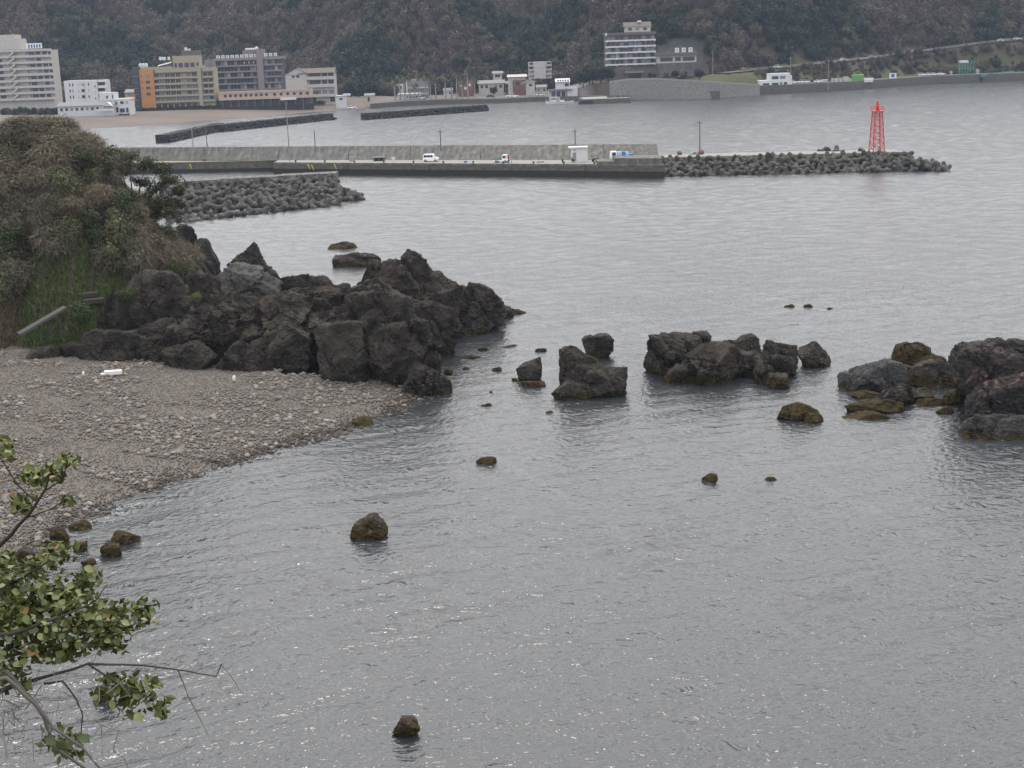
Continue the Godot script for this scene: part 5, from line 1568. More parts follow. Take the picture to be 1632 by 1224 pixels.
	for k in 4:
		var a: Array = tops[k]
		var b: Array = tops[k + 1]
		var p := dep(a[0], a[1], a[3])
		var q := dep(b[0], b[1], b[3])
		var w := MB.new()
		var pb := lev(a[0], a[2], 0.0) - Vector3(0, 1, 0)
		var qb := lev(b[0], b[2], 0.0) - Vector3(0, 1, 0)
		p = depz(a[0], a[1], pb.z - 3.0)
		q = depz(b[0], b[1], qb.z - 3.0)
		var u := Vector3(0, 0, -16)
		w.quad(pb, p, q, qb)
		w.quad(p, p + u, q + u, q)
		w.quad(qb, q, q + u, qb + u * 2)
		w.quad(pb + u * 2, p + u, p, pb)
		part(sw, "wall_face", w.commit(false, false), M.stone)
		var c := MB.new()
		var d := Vector3(0, 0.75, 0)
		c.quad(p + d * 0.02, p + d, q + d, q + d * 0.02)
		c.quad(p + d, p + d + u * 0.04, q + d + u * 0.04, q + d)
		part(sw, "parapet", c.commit(false, false), M.deck)
	bx(sw, "landing_stage", M.dark_concrete, lev(1131, 158, 0.0) + Vector3(-1, -1, -5), lev(1147, 157, 0.0) + Vector3(0, 3.6, 1))
	# white two-storey building on the quay
	r = house("quay_office", "white two-storey office with strip windows at the end of the sea wall", 1211, 141, -657.0)
	fr(r, "lower_storey", M.white, 1211, 128.6, 1262.5, 143, 0, 9)
	fr(r, "upper_storey", M.white, 1226.4, 118, 1259.4, 128.5, -0.6, 8)
	for w in [[1230.4, 1240.6, 122.2, 127.2, -0.54], [1243, 1252, 122.2, 127.2, -0.54], [1215.8, 1226, 133, 137.2, 0.06], [1230.4, 1240.6, 132.8, 137, 0.06], [1249.4, 1254.4, 132.2, 136, 0.06]]:
		fr(r, "window", M.glass, w[0], w[2], w[1], w[3], w[4], 0.2)
	fr(r, "door", M.teal, 1243, 132, 1247, 139.6, 0.06, 0.2)
	fr(r, "outside_stair", M.white, 1259.6, 122, 1262.4, 128.5, 0.2, 3)
	# quay along the far shore
	var qy := thing("far_quay", "long low dark quay wall along the far shore", "quay")
	for k in range(16, coast.size() - 2):
		var a := coast[k]
		var b := coast[k + 1]
		var m := MB.new()
		var p := Vector3(a.x, 0, a.y)
		var q := Vector3(b.x, 0, b.y)
		var u := Vector3(b.y - a.y, 0, a.x - b.x).normalized() * 16.0
		var lo := Vector3(0, -1, 0)
		var hi := Vector3(0, 4.05, 0)
		m.quad(p + lo, p + hi, q + hi, q + lo)
		m.quad(p + hi, p + hi + u, q + hi + u, q + hi)
		part(qy, "quay_section", m.commit(false, false), M.dark_concrete)
	qy = thing("harbour_quay", "low harbour quay wall in front of the palms", "quay")
	for k in range(8, 13):
		var a := coast[k]
		var b := coast[k + 1]
		var m := MB.new()
		var p := Vector3(a.x, 0, a.y)
		var q := Vector3(b.x, 0, b.y)
		var u := Vector3(0, 0, -16)
		var lo := Vector3(0, -1, 0)
		var hi := Vector3(0, 2.1, 0)
		m.quad(p + lo, p + hi, q + hi, q + lo)
		m.quad(p + hi, p + hi + u, q + hi + u, q + hi)
		part(qy, "quay_section", m.commit(false, false), M.dark_concrete)
	qy = thing("harbour_jetty", "short dark jetty beside the moored boat", "jetty", dep(920, 166, -545.0))
	qy.position.y = 0
	var j0 := qy.position
	bx(qy, "jetty_body", M.dark_concrete, Vector3(2, -1, -26), Vector3(24.5, 2.0, 1.5))
	bx(qy, "jetty_deck", M.deck, Vector3(3, 2.0, -26), Vector3(23.5, 2.15, 0.6))
	bx(qy, "jetty_wall", M.concrete, Vector3(14, 2.15, -6), Vector3(24, 3.3, -5.4))
	for k in 6:
		bx(qy, "tyre_fender", M.tyre, Vector3(0.6 + k * 1.1, -0.2, 1.2 - k * 0.1), Vector3(1.5 + k * 1.1, 1.3 + 0.5 * (k % 2), 2.1))
	# moored fishing boat
	var bt := thing("fishing_boat", "white fishing boat with a wheelhouse moored by the jetty", "boat", lev(892, 166, 0.0))
	var hull := MB.new()
	var prof := []
	for k in 9:
		var t := k / 8.0
		prof.append([-6.5 + 13.0 * t, 1.45 * pow(sin(PI * clampf(0.5 - 0.42 * (1.0 - t), 0, 1)), 0.7) if t > 0.5 else 1.45 * sin(PI * (0.06 + 0.88 * t)) ** 0.6, 1.0 + 0.9 * pow(absf(t - 0.55) * 1.6, 2.0) + (0.5 * (0.25 - t) if t < 0.25 else 0.0)])
	for k in 8:
		for s in [1.0, -1.0]:
			var a: Array = prof[k]
			var b: Array = prof[k + 1]
			hull.quad(Vector3(a[0], -0.2, a[1] * 0.7 * s), Vector3(a[0], a[2], a[1] * s), Vector3(b[0], b[2], b[1] * s), Vector3(b[0], -0.2, b[1] * 0.7 * s))
			hull.quad(Vector3(a[0], a[2] - 0.2, a[1] * s), Vector3(a[0], a[2] - 0.2, 0), Vector3(b[0], b[2] - 0.2, 0), Vector3(b[0], b[2] - 0.2, b[1] * s))
	part(bt, "hull", hull.commit(false, false), M.white)
	bx(bt, "wheelhouse", M.white, Vector3(-4.0, 1.0, -0.9), Vector3(-1.6, 3.2, 0.9))
	for k in 3:
		bx(bt, "window", M.glass, Vector3(-3.8 + 0.75 * k, 2.2, 0.88), Vector3(-3.25 + 0.75 * k, 2.9, 0.95))
	bx(bt, "cabin_roof", M.white, Vector3(-4.3, 3.2, -1.1), Vector3(-1.3, 3.35, 1.1))
	for w in [[-3.0, 7.0], [3.6, 4.6], [-6.0, 4.0]]:
		bx(bt, "mast", M.pole, Vector3(w[0], 1.0, -0.06), Vector3(w[0] + 0.12, w[1], 0.06))
	bx(bt, "hold_box", M.white, Vector3(0, 1.0, -0.8), Vector3(2.2, 1.8, 0.8))
	# small houses filling the streets behind the harbour
	for w in [[602, 617, 143, 139, 154, -588.0, 0, "small grey-roofed cottage behind the tan hut"], [690, 704, 139, 135, 150, -604.0, 1, "cream cottage among dark trees behind the palms"], [706, 722, 144, 140.4, 154, -590.0, 0, "low white cottage between the palms and the brick house"], [742, 760, 125, 121, 136, -626.0, 1, "cream house on the slope above the brick house"], [804, 818, 133, 129.6, 146, -598.0, 2, "brown wooden house between the grey-roofed and beige houses"], [854, 872, 139, 135.4, 150, -592.0, 1, "cream house behind the white car above the boat house"], [918, 934, 140, 136.6, 152, -588.0, 0, "small white cottage beyond the boat house"]]:
		r = house("cottage", w[7], w[0], w[4], w[5])
		fr(r, "wall", [M.plaster, M.cream, M.brown][w[6]], w[0] + 1, w[2], w[1] - 1, w[4] + 2, 0, 6)
		roof(r, "roof", M.roof_grey, w[0], w[1], w[2] + 0.4, w[3], 0.7, 8)
		fr(r, "window", M.glass, w[0] + 3, w[2] + 3, w[0] + 6, w[2] + 6.5, 0.06, 0.2)
		fr(r, "window", M.glass, w[1] - 6, w[2] + 3, w[1] - 3, w[2] + 6.5, 0.06, 0.2)
	# palms along the harbour road
	var trunk := MB.new()
	trunk.tube([Vector3(0, 0, 0), Vector3(0, 0.25, 0), Vector3(0, 0.7, 0), Vector3(0, 1, 0)], [0.42, 0.3, 0.28, 0.24], Color(0.26, 0.24, 0.215), 7)
	var tmesh := trunk.commit(true)
	var pc := []
	for v in 3:
		var c := MB.new()
		var pr := RandomNumberGenerator.new()
		pr.seed = 70 + v
		for k in 46:
			var a := pr.randf() * TAU
			var el := pr.randf_range(-1.25, 1.3)
			var d := Vector3(cos(a) * cos(el), sin(el), sin(a) * cos(el))
			var l := pr.randf_range(1.3, 2.0) * (1.0 if el > -0.3 else 0.85)
			var tip := d * l + Vector3(0, -0.35 * l, 0)
			var s := d.cross(Vector3.UP).normalized()
			var col := Color(0.065, 0.085, 0.034) if el > -0.1 else Color(0.17, 0.125, 0.075)
			col = col * pr.randf_range(0.8, 1.25)
			col.a = 1
			for f in 5:
				var g := (f - 2) * 0.3
				c.tri(d * l * 0.45 + s * g * 0.2, tip + s * g * 1.2 + Vector3(0, -absf(g) * 0.4, 0), d * l * 0.5 + s * (g * 0.2 + 0.1), col)
			c.tri(Vector3.ZERO, d * l * 0.5 + s * 0.07, d * l * 0.5 - s * 0.07, col)
		pc.append(c.commit(false))
	var kk := 0
	for w in [[630, 126, 162], [638.5, 119, 162], [646, 121, 162], [654, 119.5, 162], [662, 132, 162], [679, 119.5, 161], [686.5, 124.5, 161], [695, 121.5, 160.6], [710.5, 118, 160], [720, 126, 159.6], [728.5, 114, 159.4], [737.5, 125.5, 159], [746, 111.5, 158.6], [668, 117.5, 158], [757, 122, 157]]:
		var b := depz(w[0], w[2], -743.0 - 3.0 * (kk % 2))
		b.y = 2.1
		var top := depz(w[0], w[1] + 4.0, b.z)
		var o := thing("palm_tree", "tall fan palm with a shaggy brown skirt in the row along the harbour road", "palm tree", b, 0.0, "palms along the harbour road")
		part(o, "trunk", tmesh, vcol(), Transform3D(Basis.from_scale(Vector3(1, top.y - b.y, 1)), Vector3.ZERO))
		part(o, "crown", pc[kk % 3], M.leafy, Transform3D(Basis(Vector3.UP, kk * 1.3).scaled(Vector3.ONE * (1.25 + 0.12 * (kk % 3))), Vector3(0, top.y - b.y, 0)))
		kk += 1
	# single trees between the houses
	kk = 0
	for w in [[560, 160, -560, 9, 0], [572, 163, -555, 8, 0], [600, 158, -570, 9, 0], [612, 157, -575, 8, 2], [690, 150, -600, 10, 0], [705, 148, -605, 11, 0], [718, 147, -598, 10, 0], [760, 148, -610, 10, 0], [775, 140, -620, 9, 2], [810, 140, -612, 8, 0], [838, 140, -606, 8, 1], [856, 138, -606, 8, 2], [930, 152, -590, 9, 0], [945, 150, -592, 10, 0], [958, 146, -598, 9, 0], [940, 140, -604, 10, 0], [925, 138, -606, 9, 0], [970, 140, -604, 8, 0], [90, 176, -428, 5, 0], [82, 177, -424, 5, 0], [73, 176, -426, 5, 0], [64, 177, -424, 5, 2], [55, 175, -428, 5, 0], [45, 177, -424, 5, 0], [36, 176, -426, 6, 0], [26, 177, -424, 5, 0], [16, 176, -426, 5, 2], [6, 176, -426, 5, 0], [345, 172, -470, 4, 0], [1062, 128, -612, 5, 1], [1090, 126, -618, 5, 2], [1115, 122, -625, 6, 0], [1040, 128, -606, 5, 0], [552, 150, -585, 9, 1], [580, 145, -590, 10, 0], [1150, 118, -655, 5, 1], [1075, 112, -630, 5, 0], [786, 152, -580, 5, 0], [660, 128, -610, 9, 0], [735, 120, -625, 10, 0], [650, 122, -622, 10, 0]]:
		var s: float = w[3] / 7.0
		var b := dep(w[0], w[1], w[2])
		b.y = maxf(2.0, land_h(b.x, b.z, coast_s(b.x, b.z)) - 0.2)
		var kind: String = ["dense dark evergreen tree standing among the harbour houses", "bare brown tree standing among the harbour houses", "olive-green tree standing among the harbour houses"][w[4]]
		var o := thing("town_tree", kind, "tree", b, kk * 0.7, "trees among the harbour houses")
		var tk := MB.new()
		tk.tube([Vector3.ZERO, Vector3(0.1, 3, 0), Vector3(0, 5, 0.1)], [0.3, 0.22, 0.1], Color(0.07, 0.055, 0.045), 6)
		part(o, "trunk", tk.commit(true), vcol())
		part(o, "crown", [M.tree_green, M.tree_bare, M.tree_mixed][w[4]], M.leafy, Transform3D(Basis.IDENTITY, Vector3(0, 4.2 if w[0] > 100 else 2.2, 0)))
		o.scale = Vector3.ONE * s
		kk += 1
	# things on the far quay
	r = house("container", "bright green freight container on the far quay", 1360, 130, -722.0, "container")
	fr(r, "box", mat(0.12, 0.25, 0.07, 0.6), 1359, 119.8, 1376.6, 130.5, 0, 2.6)
	fr(r, "roof_rim", mat(0.2, 0.5, 0.07, 0.6), 1358.8, 119.2, 1376.8, 120.2, 0.1, 2.8)
	fr(r, "emblem", mat(0.1, 0.25, 0.08, 0.6), 1366, 123, 1371, 125.4, 0.06, 0.1)
	r = house("storage_box", "pale teal storage box beside the lamp mast", 1311, 133, -702.0, "storage box")
	fr(r, "box", mat(0.22, 0.4, 0.4), 1310, 127.6, 1319, 133.6, 0, 2)
	fr(r, "lid", M.white, 1309.6, 127, 1319.4, 128, 0.15, 2.3)
	r = house("shed_row", "row of small white sheds beside the green container", 1330, 133, -708.0, "shed")
	for w in [[1326, 1329, 125.5], [1330, 1336, 125], [1337, 1343, 126], [1344.5, 1353, 123], [1354, 1357, 125.5]]:
		fr(r, "shed", M.cream, w[0], w[2], w[1], 134, 0, 2.5)
	r = house("boat_hull", "upturned white boat hulls laid beside the green container", 1378, 131, -726.0, "boat")
	fr(r, "hull", M.white, 1377, 124.6, 1392.4, 128.4, -1, 2)
	fr(r, "hull", M.white, 1366, 129, 1391.6, 131.2, 0.4, 1.5)
	r = house("road_sign", "blue and white information sign by the far quay", 1423, 126, -765.0, "sign")
	fr(r, "board", M.sign, 1417.6, 116.6, 1428.6, 124.6, 0, 0.2)
	fr(r, "emblem", mat(0.04, 0.12, 0.42), 1420.4, 117.8, 1425.8, 123, 0.05, 0.1)
	for k in 2:
		fr(r, "post", M.pole, 1419 + 7.6 * k, 124.4, 1419.8 + 7.6 * k, 131, -0.1, 0.2)
	r = house("quay_barrier", "long white barrier along the edge of the far quay", 1400, 128, -750.0, "barrier")
	for k in 8:
		fr(r, "barrier_section", M.white, 1399.5 + 8.2 * k, 127.6 - 0.55 * k, 1407.4 + 8.2 * k, 129.4 - 0.55 * k, -4.0 * k, 0.3)
	r = house("ferry_gate", "teal steel gantry with a white roof at the ferry landing", 1530, 120, -842.0, "gantry")
	for x in [1528.5, 1533, 1537.6, 1542, 1547, 1551.5]:
		fr(r, "post", M.teal, x, 98.5 if x < 1543 else 96.4, x + 1.2, 124, -2.0 if x > 1541 else 0.0, 0.5)
	for y in [100.5, 109]:
		fr(r, "beam", M.teal, 1528.5, y, 1552.6, y + 1.1, -0.1, 0.5)
	fr(r, "roof", M.white, 1531, 96.8, 1543.6, 100.4, 0.5, 4)
	r = house("ferry_landing", "grey concrete ferry landing with teal recesses", 1506, 131, -838.0, "landing")
	fr(r, "deck", M.concrete, 1504, 120.6, 1562, 124.6, 0, 8)
	for x in [1506, 1521, 1538, 1556]:
		fr(r, "pier", M.concrete, x, 124.6, x + 5.5, 133, 0, 4)
	for x in [1512, 1527, 1544]:
		fr(r, "recess", M.teal, x, 124.6, x + 8.5, 131.5, -1, 0.5)
	fr(r, "bollard_tower", M.cream, 1515.6, 113.6, 1518, 120.8, -1, 2)
	fr(r, "bollard_tower", M.cream, 1557, 112, 1560.5, 121, -1, 2)
	r = house("teal_fence", "long teal fence along the raised quay deck", 1565, 119, -850.0, "fence")
	for k in 8:
		fr(r, "fence_panel", M.teal, 1565.5 + 8.6 * k, 117.4 - 0.6 * k, 1573.6 + 8.6 * k, 120.6 - 0.5 * k, -4.0 * k, 0.3)
	r = house("pile_deck", "raised concrete deck on short piles below the teal fence", 1565, 128, -849.0, "deck")
	for k in 8:
		fr(r, "slab", M.concrete, 1564 + 8.6 * k, 120.8 - 0.5 * k, 1572.4 + 8.6 * k, 123.4 - 0.5 * k, -4.0 * k, 6)
		fr(r, "pile", M.dark_concrete, 1567 + 8.6 * k, 123.4 - 0.5 * k, 1570 + 8.6 * k, 131 - 0.4 * k, -4.0 * k - 0.5, 1.5)

# ---------- vehicles, people
func extrude(poly: Array, half: float, inset := 0.0, above := 0.6) -> ArrayMesh:
	var p := PackedVector2Array()
	for q in poly:
		p.append(Vector2(q[0], q[1]))
	var t := Geometry2D.triangulate_polygon(p)
	var mb := MB.new()
	var wd := func(y: float) -> float: return half - (inset * clampf((y - above) / 0.8, 0, 1))
	for s in [1.0, -1.0]:
		for k in range(0, t.size(), 3):
			var v := []
			for e in 3:
				var a := p[t[k + e]]
				v.append(Vector3(a.x, a.y, s * wd.call(a.y)))
			if ((v[2] - v[0]).cross(v[1] - v[0])).z * s > 0:
				mb.tri(v[0], v[1], v[2])
			else:
				mb.tri(v[0], v[2], v[1])
	for k in p.size():
		var a := p[k]
		var b := p[(k + 1) % p.size()]
		mb.quad(Vector3(a.x, a.y, wd.call(a.y)), Vector3(a.x, a.y, -wd.call(a.y)), Vector3(b.x, b.y, -wd.call(b.y)), Vector3(b.x, b.y, wd.call(b.y)))
	return mb.commit(false, false)
func wheels(o: Node3D, xs: Array, half: float, r := 0.3) -> void:
	var wm := MB.new()
	wm.tube([Vector3(0, 0, -0.09), Vector3(0, 0, 0.09)], [r, r], Color.WHITE, 14)
	var tyre := wm.commit(false, false)
	var rm := MB.new()
	rm.tube([Vector3(0, 0, -0.1), Vector3(0, 0, 0.1)], [r * 0.6, r * 0.6], Color.WHITE, 10)
	var rim := rm.commit(false, false)
	for x in xs:
		for s in [-1.0, 1.0]:
			var w := part(o, "wheel", tyre, M.tyre, Transform3D(Basis.IDENTITY, Vector3(x, r, s * (half - 0.08))))
			part(w, "rim", rim, M.pole)
# front of each vehicle points to +x
func van(label: String, pos: Vector3, turn: float) -> void:
	var o := thing("parked_van", label, "van", pos, turn)
	part(o, "body", extrude([[-1.7, 0.25], [1.7, 0.25], [1.72, 0.7], [1.6, 0.86], [1.25, 0.96], [0.72, 1.62], [0.4, 1.72], [-1.5, 1.72], [-1.68, 1.5], [-1.72, 0.7]], 0.74, 0.1, 0.95), M.car_white)
	for s in [-1.0, 1.0]:
		for w in [[-1.5, -0.8], [-0.72, 0.0], [0.08, 0.62]]:
			bx(o, "side_window", M.glass, Vector3(w[0], 1.02, s * 0.66), Vector3(w[1], 1.5, s * 0.725))
	part(o, "windscreen", extrude([[1.22, 1.0], [1.26, 1.03], [0.76, 1.6], [0.72, 1.57]], 0.6), M.glass)
	bx(o, "bumper", M.pole, Vector3(1.66, 0.28, -0.7), Vector3(1.78, 0.5, 0.7))
	for s in [-1.0, 1.0]:
		bx(o, "headlight", M.pale_glass, Vector3(1.58, 0.62, s * 0.5 - 0.12), Vector3(1.735, 0.8, s * 0.5 + 0.12))
	wheels(o, [-1.15, 1.15], 0.74, 0.28)
func pickup(label: String, pos: Vector3, turn: float) -> void:
	var o := thing("parked_truck", label, "truck", pos, turn)
	part(o, "cab", extrude([[0.35, 0.35], [1.68, 0.35], [1.7, 0.85], [1.3, 1.6], [1.2, 1.72], [0.45, 1.72], [0.35, 1.5]], 0.72, 0.08, 0.9), M.car_white)
	for s in [-1.0, 1.0]:
		bx(o, "side_window", M.glass, Vector3(0.52, 0.98, s * 0.66), Vector3(1.22, 1.5, s * 0.715))
	part(o, "windscreen", extrude([[1.66, 0.96], [1.7, 0.98], [1.34, 1.62], [1.3, 1.6]], 0.6), M.glass)
	bx(o, "load_bed", M.car_white, Vector3(-1.65, 0.42, -0.7), Vector3(0.33, 0.62, 0.7))
	for s in [-1.0, 1.0]:
		bx(o, "side_board", mat(0.1, 0.16, 0.13), Vector3(-1.65, 0.62, s * 0.68 - 0.03), Vector3(0.33, 0.9, s * 0.68 + 0.03))
	bx(o, "tail_board", mat(0.1, 0.16, 0.13), Vector3(-1.68, 0.62, -0.66), Vector3(-1.63, 0.9, 0.66))
	bx(o, "bumper", M.tyre, Vector3(1.64, 0.3, -0.68), Vector3(1.76, 0.5, 0.68))
	wheels(o, [-1.0, 1.15], 0.72, 0.28)
func car(label: String, pos: Vector3, turn: float, paint: Material, group := "") -> void:
	var o := thing("parked_car", label, "car", pos, turn, group)
	part(o, "body", extrude([[-2.1, 0.25], [2.1, 0.25], [2.12, 0.62], [1.9, 0.8], [1.0, 0.9], [-2.05, 0.92], [-2.15, 0.6]], 0.84), paint)
	part(o, "cabin", extrude([[-1.75, 0.9], [1.0, 0.9], [0.35, 1.4], [-1.2, 1.45]], 0.76, 0.14, 0.9), M.glass)
	part(o, "roof", extrude([[-1.25, 1.4], [0.4, 1.36], [0.3, 1.47], [-1.1, 1.5]], 0.66), paint)
	wheels(o, [-1.3, 1.35], 0.84, 0.31)
# a body from tapered limbs joined smoothly: bones are [from, to, radius, radius]
func body_mesh(bones: Array, cell: float) -> ArrayMesh:
	var lo := Vector3.ONE * 1e9
	var hi := -lo
	for b in bones:
		for e in 2:
			lo = lo.min(b[e] - Vector3.ONE * (b[2 + e] + cell * 2))
			hi = hi.max(b[e] + Vector3.ONE * (b[2 + e] + cell * 2))
	var n := Vector3i((hi - lo) / cell) + Vector3i.ONE * 2
	var f := PackedFloat32Array()
	f.resize(n.x * n.y * n.z)
	for z in n.z:
		for y in n.y:
			for x in n.x:
				var p := lo + Vector3(x, y, z) * cell
				var d := 9.0
				for b in bones:
					var ab: Vector3 = b[1] - b[0]
					var t := clampf((p - b[0]).dot(ab) / maxf(ab.length_squared(), 1e-6), 0, 1)
					var e := p.distance_to(b[0] + ab * t) - lerpf(b[2], b[3], t)
					var h := clampf(0.5 + 0.5 * (d - e) / 0.04, 0, 1)
					d = lerpf(d, e, h) - 0.04 * h * (1.0 - h)
				f[x + n.x * (y + n.y * z)] = d
	var mb := MB.new()
	var idx := {}
	for z in n.z - 1:
		for y in n.y - 1:
			for x in n.x - 1:
				var sum := Vector3.ZERO
				var cnt := 0
				for e in [[0, 1], [0, 2], [0, 4], [1, 3], [1, 5], [2, 3], [2, 6], [4, 5], [4, 6], [3, 7], [5, 7], [6, 7]]:
					var a := Vector3i(e[0] & 1, (e[0] >> 1) & 1, e[0] >> 2)
					var b := Vector3i(e[1] & 1, (e[1] >> 1) & 1, e[1] >> 2)
					var fa := f[x + a.x + n.x * (y + a.y + n.y * (z + a.z))]
					var fb := f[x + b.x + n.x * (y + b.y + n.y * (z + b.z))]
					if (fa < 0) != (fb < 0):
						sum += Vector3(a).lerp(Vector3(b), fa / (fa - fb))
						cnt += 1
				if cnt:
					idx[x + n.x * (y + n.y * z)] = mb.v.size()
					mb.v.append(lo + (Vector3(x, y, z) + sum / cnt) * cell)
					mb.c.append(Color.WHITE)
	for z in range(1, n.z - 1):
		for y in range(1, n.y - 1):
			for x in range(1, n.x - 1):
				var at := x + n.x * (y + n.y * z)
				for ax in 3:
					var st: int = [1, n.x, n.x * n.y][ax]
					var u: int = [n.x, n.x * n.y, 1][ax]
					var w: int = [n.x * n.y, 1, n.x][ax]
					if (f[at] < 0) == (f[at + st] < 0):
						continue
					var q := [at - u - w, at - w, at, at - u]
					if not (idx.has(q[0]) and idx.has(q[1]) and idx.has(q[2]) and idx.has(q[3])):
						continue
					var a: int = idx[q[0]]
					var b: int = idx[q[1]]
					var c: int = idx[q[2]]
					var d: int = idx[q[3]]
					if f[at] < 0:
						mb.i.append_array([a, c, b, a, d, c])
					else:
						mb.i.append_array([a, b, c, a, c, d])
	return mb.commit(true)
func person(label: String, pos: Vector3, turn: float, sitting: bool, shirt: Color, legs: Color) -> void:
	var o := thing("person", label, "person", pos, turn)
	var hip := 0.42 if sitting else 0.92
	var b := []
	b.append([Vector3(0, hip, 0), Vector3(0.02, hip + 0.3, 0), 0.15, 0.14])
	b.append([Vector3(0.02, hip + 0.3, 0), Vector3(0.05, hip + 0.5, 0), 0.16, 0.12])
	b.append([Vector3(0.05, hip + 0.5, 0), Vector3(0.07, hip + 0.62, 0), 0.06, 0.055])
	b.append([Vector3(0.08, hip + 0.68, 0), Vector3(0.09, hip + 0.76, 0), 0.095, 0.09])
	b.append([Vector3(0.17, hip + 0.7, 0), Vector3(0.19, hip + 0.69, 0), 0.02, 0.015])
	for s in [-1.0, 1.0]:
		var sh := Vector3(0.04, hip + 0.47, 0.19 * s)
		var el := sh + (Vector3(0.12, -0.24, 0.05 * s) if not sitting else Vector3(0.18, -0.2, 0.03 * s))
		var ha := el + (Vector3(0.2, -0.1, -0.06 * s) if not sitting else Vector3(0.22, 0.0, -0.08 * s))
		b.append([sh, el, 0.06, 0.045])
		b.append([el, ha, 0.045, 0.035])
		for g in 4:
			b.append([ha, ha + Vector3(0.08, -0.02 - 0.01 * g, (g - 1.5) * 0.02), 0.016, 0.012])
		b.append([ha, ha + Vector3(0.04, 0.02, -0.05 * s), 0.016, 0.012])
		var h := Vector3(0, hip - 0.02, 0.09 * s)
		var kn := Vector3(0.42, 0.46, 0.12 * s) if sitting else Vector3(0.04, 0.48, 0.1 * s)
		var an := Vector3(0.45, 0.06, 0.12 * s) if sitting else Vector3(0.0, 0.07, 0.11 * s)
		b.append([h, kn, 0.085, 0.06])
		b.append([kn, an, 0.058, 0.042])
		b.append([an, an + Vector3(0.15, -0.02, 0.01 * s), 0.045, 0.035])
	var m := body_mesh(b, 0.035)
	var a := m.surface_get_arrays(0)
	var v: PackedVector3Array = a[Mesh.ARRAY_VERTEX]
	var c := PackedColorArray()
	for p in v:
		var col := legs if p.y < hip + 0.02 and not (sitting and p.y > 0.6) else shirt
		if p.y < 0.1:
			col = Color(0.03, 0.03, 0.03)
		if p.y > hip + 0.55:
			col = Color(0.4, 0.25, 0.18) if p.x > 0.1 and p.y < hip + 0.76 else Color(0.02, 0.018, 0.016)
		c.append(col)
	a[Mesh.ARRAY_COLOR] = c
	var out := ArrayMesh.new()
	out.add_surface_from_arrays(Mesh.PRIMITIVE_TRIANGLES, a)
	part(o, "body", out, vcol())

# ---------- breakwaters
func tetrapod() -> ArrayMesh:
	var mb := MB.new()
	for d in [Vector3(0, 1, 0), Vector3(0.943, -0.333, 0), Vector3(-0.471, -0.333, 0.816), Vector3(-0.471, -0.333, -0.816)]:
		mb.tube([Vector3.ZERO, d * 0.35, d * 1.12, d * 1.22], [0.5, 0.52, 0.37, 0.27], Color.WHITE, 9)
	return mb.commit(true, false)
func prism(poly: Array, y0: float, y1: float, charted := true) -> ArrayMesh:
	var p := PackedVector2Array()
	for q in poly:
		if charted:
			var w := m2(q[0], q[1])
			p.append(Vector2(w.x, w.z))
		else:
			p.append(Vector2(q[0], q[1]))
	var t := Geometry2D.triangulate_polygon(p)
	var mb := MB.new()
	for k in range(0, t.size(), 3):
		var v := []
		for e in 3:
			v.append(Vector3(p[t[k + e]].x, y1, p[t[k + e]].y))
		if ((v[2] - v[0]).cross(v[1] - v[0])).y > 0:
			mb.tri(v[0], v[1], v[2])
		else:
			mb.tri(v[0], v[2], v[1])
	var area := 0.0
	for k in p.size():
		area += p[k].cross(p[(k + 1) % p.size()])
	for k in p.size():
		var a := p[k]
		var b := p[(k + 1) % p.size()]
		if area < 0:
			mb.quad(Vector3(a.x, y0, a.y), Vector3(b.x, y0, b.y), Vector3(b.x, y1, b.y), Vector3(a.x, y1, a.y))
		else:
			mb.quad(Vector3(b.x, y0, b.y), Vector3(a.x, y0, a.y), Vector3(a.x, y1, a.y), Vector3(b.x, y1, b.y))
	return mb.commit(false, false)

